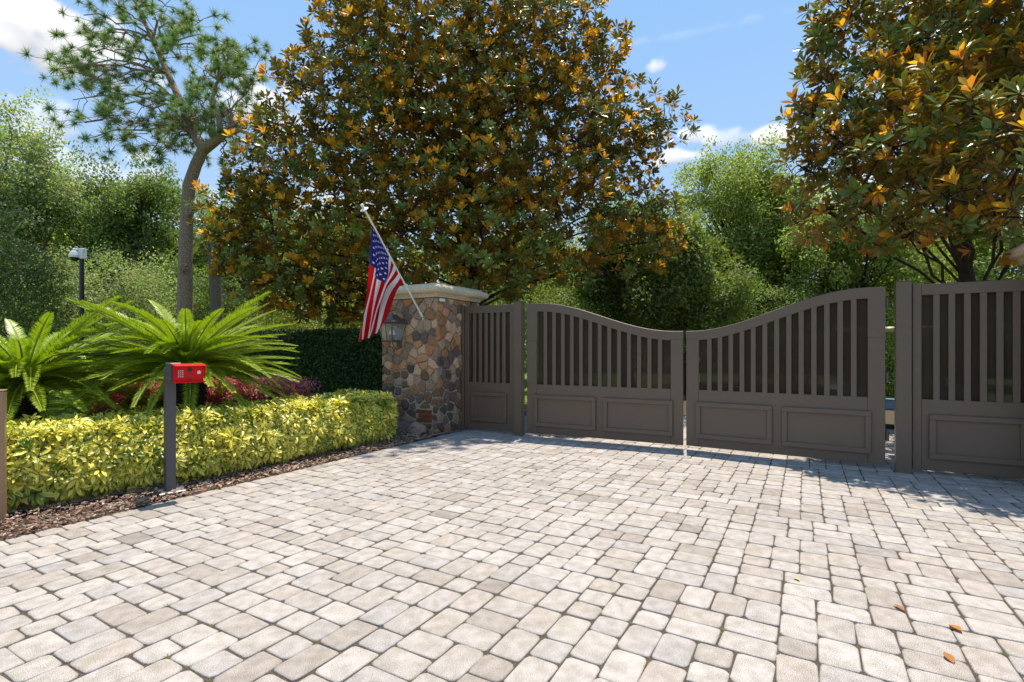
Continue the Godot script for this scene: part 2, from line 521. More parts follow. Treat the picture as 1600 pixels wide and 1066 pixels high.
func driveway() -> void:
	var root := Node3D.new()
	root.name = "driveway"
	add_child(root)
	structure(root)
	var bed := MB.new()
	bed.quad(UV(-1.14, -60, -0.0085), UV(16, -60, -0.0085), UV(16, 9, -0.0085), UV(-1.14, 9, -0.0085))
	structure(part("joint_sand", bed.mesh(M.sand), root))
	# lay squares and oblongs of a half-square module
	var un := 0.0868
	var nu := 126
	var nv := 168
	var u0 := -1.13
	var v0 := -10.2
	var full := PackedByteArray()
	full.resize(nu * nv)
	var list := []
	for j in nv:
		var i := 0
		while i < nu:
			if full[j * nu + i]:
				i += 1
				continue
			var run := 0
			while i + run < nu and run < 9 and not full[j * nu + i + run]: run += 1
			var w := 2
			if run == 3 or (run > 4 and rng.randf() < 0.42): w = 3
			var d := 2
			if w == 2 and rng.randf() < 0.52: d = 3
			for y in d:
				for x in w:
					if j + y < nv and i + x < nu: full[(j + y) * nu + i + x] = 1
			list.append([u0 + (i + w * 0.5) * un, v0 + (j + d * 0.5) * un, w, d])
			i += w
	var shapes := {}
	for key in [[2, 2], [3, 2], [2, 3]]:
		var set_ := []
		for k in 7:
			var b := MB.new()
			paver_shape(b, key[0] * un - 0.0055, key[1] * un - 0.0055, Transform3D())
			set_.append(b.mesh(null))
		shapes[key[0] * 10 + key[1]] = set_
	var near := []
	var rest := []
	for p in list:
		var at := UV(p[0], p[1])
		if at.z > 2.5 or p[1] > 4.0: continue
		var d := -at.z
		var sx := 800.0 + at.x / maxf(d, 0.1) * F
		var sy := HZ + EYE / maxf(d, 0.1) * F
		var seen := d > 1.5 and sx > -60 and sx < 1660 and sy < 1110
		p.append(at.length() if seen else 99.0)
		p.append(at)
		(near if seen else rest).append(p)
	near.sort_custom(func(a, b): return a[4] < b[4])
	while near.size() > 300: rest.append(near.pop_back())
	var tone := func() -> int:
		return [0, 0, 1, 1, 2, 3, 4, 4, 5, 6, 7][rng.randi() % 11] if rng.randf() < 0.95 else rng.randi() % 10
	var pose := func(p: Array) -> Transform3D:
		var bs := Basis(Vector3.UP, GATE_TURN + rf(-0.03, 0.03)) * Basis(Vector3.RIGHT, rf(-0.008, 0.008)) * Basis(Vector3.BACK, rf(-0.008, 0.008))
		return Transform3D(bs, p[5] + Vector3(rf(-0.002, 0.002), rf(-0.0028, 0.0012), rf(-0.002, 0.002)))
	for p in near:
		part("paver", shapes[p[2] * 10 + p[3]][rng.randi() % 7], root, pose.call(p), M.paver[tone.call()])
	var f := MB.new()
	for p in rest:
		var t: Array = M.paver_tones[tone.call()]
		var k := rf(0.95, 1.05)
		f.col = Color(t[0] * k, t[1] * k, t[2] * k)
		var src: ArrayMesh = shapes[p[2] * 10 + p[3]][rng.randi() % 7]
		var xf: Transform3D = pose.call(p)
		var a := src.surface_get_arrays(0)
		var vv: PackedVector3Array = xf * (a[Mesh.ARRAY_VERTEX] as PackedVector3Array)
		var nn: PackedVector3Array = Transform3D(xf.basis, Vector3.ZERO) * (a[Mesh.ARRAY_NORMAL] as PackedVector3Array)
		f.v.append_array(vv)
		f.n.append_array(nn)
		var cc := PackedColorArray()
		cc.resize(vv.size())
		cc.fill(f.col)
		f.c.append_array(cc)
		f.uv.append_array(a[Mesh.ARRAY_TEX_UV])
	# weeds and moss that took hold in the joints
	var tuft := MB.new()
	for k in 22:
		var d := (rdir() * Vector3(1, 0.25, 1) + Vector3.UP * 0.35).normalized()
		tuft.leaf(rdir() * Vector3(0.012, 0, 0.004), d, Vector3.UP, rf(0.006, 0.016), 0.0035, 2, 0.2, 0.1, Color(0.14, 0.19, 0.04), Color(0.20, 0.20, 0.06))
	var weeds := []
	for p in list:
		if p.size() > 5 and rng.randf() < 0.09:
			var e := UV(p[0] - p[2] * un * 0.5, p[1] - p[3] * un * 0.5, -0.007)
			weeds.append(Transform3D(Basis(Vector3.UP, GATE_TURN + (PI / 2 if rng.randf() < 0.5 else 0.0)).scaled(Vector3.ONE * rf(0.5, 1.25)), e))
	many("joint_weeds", tuft.mesh(M.ficus), weeds, [], root).set_meta("kind", "stuff")
	part("paver_field", f.mesh(M.paver_field), root).set_meta("kind", "stuff")

# ---------------------------------------------------------------- pillars
func clip(poly: PackedVector2Array, at: Vector2, nrm: Vector2) -> PackedVector2Array:
	var out := PackedVector2Array()
	for k in poly.size():
		var a := poly[k]
		var b := poly[(k + 1) % poly.size()]
		var da := (a - at).dot(nrm)
		var db := (b - at).dot(nrm)
		if da <= 0: out.append(a)
		if (da < 0 and db > 0) or (da > 0 and db < 0): out.append(a.lerp(b, da / (da - db)))
	return out

func stone_mesh(poly: PackedVector2Array, proud: float) -> ArrayMesh:
	var b := MB.new()
	var n := poly.size()
	var c := Vector2.ZERO
	for p in poly: c += p / n
	var o := []
	var m := []
	var i := []
	for p in poly:
		var q := p + Vector2(rf(-1, 1), rf(-1, 1)) * 0.005
		o.append(Vector3(q.x, q.y, -0.02))
		m.append(Vector3(lerpf(q.x, c.x, 0.06), lerpf(q.y, c.y, 0.06), proud * rf(0.45, 0.8)))
		i.append(Vector3(lerpf(q.x, c.x, 0.32), lerpf(q.y, c.y, 0.32), proud * rf(0.8, 1.15)))
	var top := Vector3(c.x, c.y, proud * rf(0.9, 1.1))
	for k in n:
		var j := (k + 1) % n
		b.quad(o[k], o[j], m[j], m[k])
		b.quad(m[k], m[j], i[j], i[k])
		b.tri(i[k], i[j], top)
	return b.mesh(null)

# cover one face (width w, height h) with rubble; xf puts x along the face, y up, z out
func rubble(root: Node3D, w: float, h: float, xf: Transform3D, cell: float, bricks := Rect2()) -> void:
	var pts := []
	var tries := 0
	var want := int(w * h / (cell * cell) * 1.25)
	while pts.size() < want and tries < 6000:
		tries += 1
		var p := Vector2(rf(0, w), rf(0, h))
		if bricks.size.x > 0 and bricks.grow(0.03).has_point(p): continue
		var ok := true
		for q in pts:
			var e: Vector2 = (p - q) * Vector2(0.85, 1.1)
			if e.length() < cell * 0.72: ok = false; break
		if ok: pts.append(p)
	if bricks.size.x > 0:
		for k in 3:
			var half := 0
			for col in 2:
				var bw := bricks.size.x / 2.0
				var p0 := Vector2(bricks.position.x + col * bw + (0.05 if k % 2 else 0.0), bricks.position.y + k * bricks.size.y / 3.0)
				var b := MB.new()
				b.box(Vector3(p0.x + bw * 0.46, p0.y + 0.035, 0.0), Vector3(bw - 0.014, 0.06, 0.05), 0.007)
				part("brick", b.mesh(M.brick), root, xf)
	for p: Vector2 in pts:
		var poly := PackedVector2Array([Vector2(-0.022, 0.0), Vector2(w + 0.022, 0.0), Vector2(w + 0.022, h), Vector2(-0.022, h)])
		var low: float = clampf((1.25 + rf(-0.28, 0.28) - p.y) / 0.45, 0, 1)      # the foot is laid with wide pale joints
		for q in pts:
			if q != p and (q - p).length() < cell * 4.0: poly = clip(poly, (p + q) * 0.5, (q - p).normalized())
		if bricks.size.x > 0:
			var g := bricks.grow(0.012)
			var cc := g.get_center()
			var e := p - cc
			if absf(e.x) / g.size.x > absf(e.y) / g.size.y: poly = clip(poly, cc + Vector2(signf(e.x) * g.size.x / 2, 0), Vector2(-signf(e.x), 0))
			else: poly = clip(poly, cc + Vector2(0, signf(e.y) * g.size.y / 2), Vector2(0, -signf(e.y)))
		var gap := lerpf(rf(0.003, 0.008), rf(0.011, 0.017), low)
		var inner := Geometry2D.offset_polygon(poly, -gap, Geometry2D.JOIN_MITER)
		if inner.is_empty() or inner[0].size() < 3: continue
		# break the corners so that no stone is a clean polygon
		var r := PackedVector2Array()
		var src: PackedVector2Array = inner[0]
		if Geometry2D.is_polygon_clockwise(src): src.reverse()
		for k in src.size():
			var a := src[k]
			var b2 := src[(k + 1) % src.size()]
			if a.distance_to(b2) < 0.012: continue
			r.append(a.lerp(b2, rf(0.05, 0.14)))
			r.append(a.lerp(b2, 0.5) + Vector2(rf(-1, 1), rf(-1, 1)) * 0.011)
			r.append(a.lerp(b2, rf(0.86, 0.95)))
		if r.size() < 4: continue
		var tone: int = [0, 0, 0, 1, 1, 2, 7, 7, 4][rng.randi() % 9] if low > 0.5 else [2, 3, 3, 4, 5, 5, 6, 8, 8, 1, 7, 2, 4][rng.randi() % 13]
		part("stone", stone_mesh(r, rf(0.016, 0.05)), root, xf, M.stone[tone])

func pillar(root: Node3D, w: float, h: float, cell: float, with_bricks: bool, right_face: bool) -> void:
	# local frame: origin at the front corner nearest the gate opening; x runs along the gate, z out to the street
	var core := MB.new()
	core.box(Vector3(-w / 2, h / 2 - 0.05, -w / 2), Vector3(w, h + 0.1, w), 0.02)
	part("core", core.mesh(M.mortar), root)
	rubble(root, w, h, Transform3D(Basis(), Vector3(-w, 0, 0)), cell, Rect2(0.78, 0.2, 0.34, 0.22) if with_bricks else Rect2())
	if right_face: rubble(root, w, h, Transform3D(Basis(Vector3.UP, PI / 2), Vector3(0, 0, 0)), cell)
	else: rubble(root, w, h, Transform3D(Basis(Vector3.UP, -PI / 2), Vector3(-w, 0, -w)), cell)
	var c := MB.new()
	var hw := w / 2
	var prof := [Vector2(0.01, 0.0), Vector2(0.045, 0.0), Vector2(0.045, 0.028), Vector2(0.06, 0.036), Vector2(0.068, 0.058), Vector2(0.088, 0.062)]
	for k in 9:
		var a := -PI / 2 + PI * k / 8.0
		prof.append(Vector2(0.105 + 0.055 * cos(a), 0.13 + 0.066 * sin(a)))
	prof.append_array([Vector2(0.07, 0.2), Vector2(0.066, 0.222), Vector2(0.05, 0.23), Vector2(-hw + 0.05, 0.275)])
	var rows := []
	for p in prof: rows.append(Vector3(hw + p.x, hw + p.x, h + p.y))
	c.loft(Vector3(-hw, 0, -hw), rows)
	part("cap", c.mesh(M.cast), root)

func pillars() -> void:
	var a := thing("stone_pillar", "rubble stone gate pillar with cream cap carrying the flag and lantern", "pillar", Vector3(-1.265, 0, -8.68), GATE_TURN)
	pillar(a, 1.22, 2.335, 0.18, true, true)
	var at := UV(6.42, -0.68)
	var b := thing("stone_pillar", "stone gate pillar with cream cap under the second magnolia", "pillar", at + GA * 1.22 + Vector3.UP * 0.1, GATE_TURN)
	pillar(b, 1.22, 2.335, 0.2, false, false)
	var k := 0
	for q in [[0.33, 0.11, 0.17], [0.62, 0.1, 0.2], [0.92, 0.12, 0.19], [1.13, 0.1, 0.16]]:
		var s := MB.new()
		var pts := []
		var ctr := Vector3(-1.265, 0, -8.68) - GA * (q[0] as float) - GP * 0.12
		lump(s, ctr + Vector3.UP * 0.05, Vector3(q[2], q[1] * 1.3, q[2] * 0.8), 30 + k)
		var o := part(numbered("boulder"), s.mesh(M.stone[[4, 7, 8, 0][k]]), self)
		tag(o, ["rough grey boulder below the bricks of the flag pillar", "dark rounded boulder second from the pillar bricks", "wide tan boulder third from the pillar bricks", "dark boulder under the lantern at the hedge end"][k], "boulder", "boulders at the pillar foot")
		k += 1

func lump(b: MB, at: Vector3, r: Vector3, seed_: int) -> void:
	var nz := FastNoiseLite.new()
	nz.seed = seed_
	nz.frequency = 1.1
	var q := func(i: int, j: int) -> Vector3:
		var la := -PI / 2 + PI * i / 8.0
		var lo := TAU * j / 12.0
		var d := Vector3(cos(la) * cos(lo), sin(la), -cos(la) * sin(lo))
		return at + d * r * (1.0 + 0.45 * nz.get_noise_3d(d.x, d.y, d.z))
	for i in 8:
		for j in 12:
			b.quad(q.call(i, j), q.call(i, j + 1), q.call(i + 1, j + 1), q.call(i + 1, j))

# ---------------------------------------------------------------- gates
func bar(root: Node3D, called: String, x0: float, x1: float, y0: float, y1: float, thick: float, z := 0.0, m: Material = null) -> MeshInstance3D:
	var b := MB.new()
	b.box(Vector3.ZERO, Vector3(x1 - x0, y1 - y0, thick), 0.004)
	return part(called, b.mesh(m if m else M.gate), root, Transform3D(Basis(), Vector3((x0 + x1) / 2, (y0 + y1) / 2, z)))

func panel_frame(root: Node3D, x0: float, x1: float, y0: float, y1: float) -> void:
	var p := bar(root, "panel", x0 + 0.02, x1 - 0.02, y0 + 0.02, y1 - 0.02, 0.012, 0.024)
	var t := 0.062
	var o := p.position
	for s in [[x0, x1, y0, y0 + t], [x0, x1, y1 - t, y1], [x0, x0 + t, y0 + t, y1 - t], [x1 - t, x1, y0 + t, y1 - t]]:
		var m := bar(p, "moulding", s[0], s[1], s[2], s[3], 0.034, 0.0)
		m.position = Vector3((s[0] + s[1]) / 2, (s[2] + s[3]) / 2, 0.044) - o
	pass

func swung_leaf(root: Node3D, w: float, hinge_at_start: bool) -> void:
	var y0 := 0.06
	var top := func(x: float) -> float:
		var t := x / w if hinge_at_start else 1.0 - x / w
		t = clampf((t - 0.07) / 0.90, 0, 1)
		return 1.715 + 0.495 * (0.5 + 0.5 * cos(PI * t))
	var st := 0.175
	bar(root, "stile", 0, st, y0, 1.6, 0.05)
	bar(root, "stile", w - st, w, y0, 1.6, 0.05)
	bar(root, "lower_rail", st, w - st, y0, 0.87, 0.044)
	# swept top rail, as deep as the stiles, that carries their upper ends
	var r := MB.new()
	var n := 40
	for k in n:
		var xa := w * k / n
		var xb := w * (k + 1) / n
		var edge := func(x: float) -> float:
			return 1.6 if (x < st - 0.001 or x > w - st + 0.001) else top.call(x) - 0.135
		var mid := (xa + xb) / 2
		var la: float = 1.6 if edge.call(mid) == 1.6 else top.call(xa) - 0.135
		var lb: float = 1.6 if edge.call(mid) == 1.6 else top.call(xb) - 0.135
		var ta: float = top.call(xa)
		var tb: float = top.call(xb)
		var z := 0.025
		r.quad(Vector3(xa, la, z), Vector3(xb, lb, z), Vector3(xb, tb - 0.004, z), Vector3(xa, ta - 0.004, z))
		r.quad(Vector3(xb, lb, -z), Vector3(xa, la, -z), Vector3(xa, ta - 0.004, -z), Vector3(xb, tb - 0.004, -z))
		r.quad(Vector3(xa, ta - 0.004, z), Vector3(xb, tb - 0.004, z), Vector3(xb, tb, z - 0.004), Vector3(xa, ta, z - 0.004))
		r.quad(Vector3(xa, ta, z - 0.004), Vector3(xb, tb, z - 0.004), Vector3(xb, tb, -z), Vector3(xa, ta, -z))
		r.quad(Vector3(xa, la, -z), Vector3(xb, lb, -z), Vector3(xb, lb, z), Vector3(xa, la, z))
	for x in [0.0, w]:
		var t: float = top.call(x)
		var f := [Vector3(x, 1.6, -0.025), Vector3(x, 1.6, 0.025), Vector3(x, t, 0.025), Vector3(x, t, -0.025)]
		if x > 0: r.quad(f[1], f[0], f[3], f[2])
		else: r.quad(f[0], f[1], f[2], f[3])
	for x in [[st, true], [w - st, false]]:
		var t: float = top.call(x[0]) - 0.135
		if t > 1.6:
			var f := [Vector3(x[0], 1.6, 0.025), Vector3(x[0], 1.6, -0.025), Vector3(x[0], t, -0.025), Vector3(x[0], t, 0.025)]
			if x[1]: r.quad(f[0], f[1], f[2], f[3])
			else: r.quad(f[3], f[2], f[1], f[0])
	part("top_rail", r.mesh(M.gate), root)
	for k in 13:
		var x := st + (w - 2 * st) * (k + 1) / 14.0
		bar(root, "slat", x - 0.031, x + 0.031, 0.86, top.call(x) - 0.125, 0.03, 0.004)
	var s := MB.new()
	for k in 24:
		var xa := st + (w - 2 * st) * k / 24.0
		var xb := st + (w - 2 * st) * (k + 1) / 24.0
		s.quad(Vector3(xa, 0.865, -0.03), Vector3(xb, 0.865, -0.03), Vector3(xb, top.call(xb) - 0.1, -0.03), Vector3(xa, top.call(xa) - 0.1, -0.03))
	part("screen", s.mesh(M.screen), root)
	panel_frame(root, 0.14, w * 0.478, 0.185, 0.70)
	panel_frame(root, w * 0.527, w - 0.14, 0.185, 0.70)
	for y in [0.35, 1.05, 1.95]:
		var h := MB.new()
		var x := -0.02 if hinge_at_start else w + 0.02
		h.lathe(Vector3(x, y, -0.01), [Vector2(0, 0), Vector2(0.018, 0.0), Vector2(0.018, 0.12), Vector2(0, 0.12)], 10)
		h.box(Vector3(x + (0.02 if hinge_at_start else -0.02), y + 0.06, -0.028), Vector3(0.07, 0.09, 0.008), 0.001)
		part("hinge", h.mesh(M.gate_dark), root)

func still_leaf(root: Node3D, w: float, slats: int, jamb: bool) -> void:
	var st := 0.085
	var y1 := 2.215
	bar(root, "stile", 0, st, 0.05, y1, 0.05)
	bar(root, "stile", w - st, w, 0.05, y1, 0.05)
	bar(root, "top_rail", st, w - st, 2.085, y1, 0.048)
	bar(root, "lower_rail", st, w - st, 0.05, 0.87, 0.044)
	for k in slats:
		var x := st + (w - 2 * st) * (k + 1) / (slats + 1.0)
		bar(root, "slat", x - 0.031, x + 0.031, 0.865, 2.09, 0.03, 0.004)
	var s := MB.new()
	s.quad(Vector3(st, 0.86, -0.03), Vector3(w - st, 0.86, -0.03), Vector3(w - st, 2.1, -0.03), Vector3(st, 2.1, -0.03))
	part("screen", s.mesh(M.screen), root)
	panel_frame(root, 0.15, w - 0.14, 0.19, 0.70)
	if jamb: bar(root, "jamb", -0.065, -0.012, 0.0, 2.24, 0.07, 0.0, M.gate)

func gates() -> void:
	for q in [[0.0, "brown square gate post beside the narrow wicket panel", 2.262], [5.21, "brown square gate post beside the wide shaded fixed panel", 2.262]]:
		var p := thing("gate_post", q[1], "post", UV(q[0], 0.0), GATE_TURN)
		bar(p, "shaft", -0.075, 0.075, -0.03, q[2] - 0.012, 0.13)
		bar(p, "post_cap", -0.079, 0.079, q[2] - 0.012, q[2], 0.138)
	var a := thing("swing_gate", "brown slatted gate leaf hinged on the post by the flag pillar", "gate", Vector3(0.262, 0, -8.60), -atan2(1.15, 2.238))
	swung_leaf(a, 2.50, true)
	var b := thing("swing_gate", "brown slatted gate leaf hinged on the post by the shaded panel", "gate", Vector3(2.532, 0, -7.45), -atan2(1.262, 1.974))
	swung_leaf(b, 2.335, false)
	var c := thing("wicket_gate", "narrow brown slatted panel between flag pillar and gate post", "gate", UV(-1.10, 0.0), GATE_TURN)
	still_leaf(c, 1.018, 6, true)
	var d := thing("fixed_gate", "wide brown slatted fixed panel in the magnolia shade", "gate", UV(5.297, 0.0), GATE_TURN)
	still_leaf(d, 1.13, 6, false)

# ---------------------------------------------------------------- trees
func rosette(young: bool, leaves: int) -> MB:
	var b := MB.new()
	for k in leaves:
		var t := float(k) / leaves
		var el := lerpf(0.05, 1.2, t) + rf(-0.15, 0.15)
		if young: el = lerpf(0.55, 1.35, t) + rf(-0.12, 0.12)
		var az := k * 2.4 + rf(-0.3, 0.3)
		var dir := Vector3(cos(az) * cos(el), sin(el), sin(az) * cos(el))
		var nrm := (Vector3.UP - dir * dir.y).normalized()
		if dir.y > 0.97: nrm = -Vector3(cos(az), 0, sin(az))
		var len := rf(0.135, 0.20)
		var wd := len * rf(0.36, 0.44)
		var base := dir * 0.02 + Vector3.UP * (t * 0.03)
		var dr := rf(0.05, 0.22)
		var fo := rf(0.08, 0.25)
		if young:
			var s := rf(0.75, 1.2)
			var o := Color(0.50, 0.19, 0.035).lerp(Color(0.74, 0.46, 0.03), pow(rng.randf(), 1.3))
			o = Color(o.r * s, o.g * s, o.b * s)
			b.leaf(base, dir, nrm, len * 0.95, wd, 3, dr, fo, o, o, 0.6)
		else:
			var s := rf(0.7, 1.3)
			var g := Color(0.20 * s, 0.285 * s, 0.05 * s)
			var u := Color(0.56, 0.28, 0.075).lerp(Color(0.36, 0.34, 0.09), rng.randf() * rng.randf())
			b.leaf(base, dir, nrm, len, wd, 3, dr, fo, g, g, 0.6)
			b.leaf(base - nrm * 0.0025, dir, nrm, len * 0.985, wd * 0.98, 3, dr, fo, u, u, 0.6)
	var st := MB.new()
	b.col = Color(0.09, 0.06, 0.035)
	b.tube([Vector3(0, -0.16, 0), Vector3(0, 0.02, 0)], [0.006, 0.004], 4, false)
	return b

func limb(b: MB, from: Vector3, to: Vector3, r0: float, r1: float, wander: float, steps := 5, sides := 6) -> void:
	var pts := []
	var rad := []
	for k in steps + 1:
		var t := float(k) / steps
		var p := from.lerp(to, t) + Vector3.UP * (sin(t * PI) * wander * 0.6)
		if k > 0 and k < steps: p += rdir() * wander * 0.35
		pts.append(p)
		rad.append(lerpf(r0, r1, t))
	b.tube(pts, rad, sides)

func magnolia(label: String, foot: Vector3, top: float, r0: float, blobs: Array, dens: float, near_parts: int, size := 1.0) -> void:
	var root := thing("magnolia_tree", label, "tree")
	var bk := MB.new()
	var axis := func(y: float) -> Vector3: return foot + Vector3(0.12 * sin(y), y, 0.1 * cos(y * 0.8) - 0.1)
	var pts := []
	var rad := []
	for k in 12:
		var t := k / 11.0
		pts.append(axis.call(top * t - 0.05))
		rad.append(r0 * (1.0 - 0.85 * t) * (1.25 if k == 0 else 1.0))
	bk.tube(pts, rad, 10)
	part("trunk", bk.mesh(M.bark_dark), root)
	var lb := MB.new()
	var sets := [[], [], [], []]
	for q in blobs:
		var c: Vector3 = q[0]
		var r: float = q[1]
		var start: Vector3 = axis.call(clampf(c.y - (c - foot).length() * 0.25, 1.0, top * 0.9))
		limb(lb, start, c, clampf(r * 0.035, 0.025, 0.09), 0.015, 0.3)
		for k in 7: limb(lb, c, c + rdir() * r * rf(0.6, 0.9), 0.014, 0.005, 0.12, 3, 4)
		var count := int(4 * PI * r * r * dens)
		for k in count:
			var d := rdir()
			var rr := r * (rf(0.72, 1.05) if k % 4 else rf(0.25, 0.8))
			var p := c + d * rr * Vector3(1, 0.92, 1)
			if p.y < 2.05: continue
			var up := (d * rf(0.5, 1.0) + Vector3.UP * rf(0.5, 1.1) + rdir() * 0.35).normalized()
			var kind := rng.randi() % 3
			if rng.randf() < ((0.37 if rr > r * 0.75 else 0.14) if near_parts == 0 else (0.32 if rr > r * 0.75 else 0.10)): kind = 3
			sets[kind].append(Transform3D(basis_to(up, rf(0, TAU), size * rf(0.8, 1.25)), p))
	part("limbs", lb.mesh(M.bark_dark), root)
	var meshes := [rosette(false, 11).mesh(M.mag), rosette(false, 9).mesh(M.mag), rosette(false, 12).mesh(M.mag), rosette(true, 8).mesh(M.mag_young)]
	if near_parts:
		var all := []
		for k in 4:
			for x in sets[k]: all.append([((x as Transform3D).origin - Vector3(0, EYE, 0)).length(), k, x])
		all.sort_custom(func(a, b): return a[0] < b[0])
		sets = [[], [], [], []]
		var got := 0
		for e in all:
			var o: Vector3 = e[2].origin
			var sx := 800.0 + o.x / -o.z * F
			if got < near_parts and sx < 1620:
				part("leaf_cluster", meshes[e[1]], root, e[2])
				got += 1
			else: sets[e[1]].append(e[2])
	for k in 4:
		var cols := []
		for x in sets[k]:
			var s := rf(0.75, 1.25)
			cols.append(Color(s * rf(0.95, 1.08), s, s * 0.95))
		many("foliage", meshes[k], sets[k], cols, root).set_meta("kind", "stuff")

func magnolias() -> void:
	var bl := []
	for q in [[700, 60, 12, 170], [600, 130, 11.7, 130], [820, 70, 12, 130], [880, 130, 12.5, 95], [520, 200, 11.7, 105], [700, 220, 11.4, 150], [850, 230, 11.7, 125], [970, 190, 12, 70], [1035, 190, 12, 48], [1000, 240, 12, 40], [940, 250, 12, 70], [450, 260, 11.6, 85], [365, 330, 11.4, 58], [350, 370, 11.6, 42], [430, 375, 11.2, 85], [370, 395, 11.6, 40], [410, 290, 11.6, 60], [540, 320, 11.2, 105], [640, 360, 10.9, 100], [760, 350, 10.9, 115], [870, 340, 11.3, 105], [960, 325, 11.6, 72], [1020, 335, 12, 45], [1000, 390, 12, 52], [1040, 375, 12, 30], [490, 435, 11.4, 70], [420, 440, 11.6, 50], [600, 425, 11.3, 70], [535, 440, 12.5, 70], [460, 468, 11.9, 45], [385, 425, 11.8, 45], [525, 472, 12.2, 45], [572, 462, 12.2, 48], [800, 415, 11.3, 60], [455, 120, 12, 40], [930, 65, 12, 52], [700, -70, 12.5, 180], [550, 50, 12, 70], [415, 195, 12, 36], [900, 405, 12, 45], [620, 200, 14, 165], [790, 190, 14, 180], [700, 340, 14, 170], [880, -40, 13, 80], [540, -20, 13, 60]]:
		bl.append([W(q[0], q[1], q[2]), q[3] / F * q[2]])
	magnolia("large bronze leaved magnolia rising behind the flag pillar", Vector3(-0.98, 0, -12.4), 10.5, 0.24, bl, 7.4, 0, 0.9)
	bl = []
	for q in [[1440, 60, 8.4, 165], [1320, 150, 8.3, 85], [1290, 60, 8.6, 55], [1300, 240, 8.0, 75], [1270, 190, 8.0, 45], [1400, 230, 7.6, 120], [1520, 180, 6.9, 120], [1600, 250, 6.3, 110], [1480, 310, 7.0, 85], [1360, 330, 7.8, 75], [1290, 330, 8.0, 52], [1560, 350, 6.9, 55], [1580, 60, 7.6, 160], [1330, 20, 8.6, 60], [1500, -60, 8.8, 180], [1260, 265, 8.1, 38], [1700, 150, 7.2, 190], [1700, 330, 7.2, 110], [1500, 130, 10, 170], [1650, 200, 10, 190], [1420, 200, 10, 120], [1420, 370, 8.4, 45], [1560, -10, 9.2, 130], [1590, 130, 9.4, 130], [1480, 20, 9.4, 110], [1540, 300, 9.2, 80], [1450, 300, 9.0, 70]]:
		bl.append([W(q[0], q[1], q[2] - 0.9), q[3] / F * (q[2] - 0.9)])
	magnolia("bronze leaved magnolia overhanging the fixed gate panel", Vector3(8.15, 0, -9.1), 8.6, 0.16, bl, 7.8, 290, 0.88)

func needles() -> MB:
	var b := MB.new()
	for k in 95:
		var d := (rdir() + Vector3.UP * 0.55).normalized()
		var s := d.cross(rdir()).normalized() * 0.006
		var l := rf(0.14, 0.24)
		var tone := rf(0.75, 1.3)
		b.col = Color(0.24 * tone, 0.33 * tone, 0.13 * tone)
		var tip := d * l + Vector3.DOWN * 0.02
		b.tri(-s, s, tip)
	return b

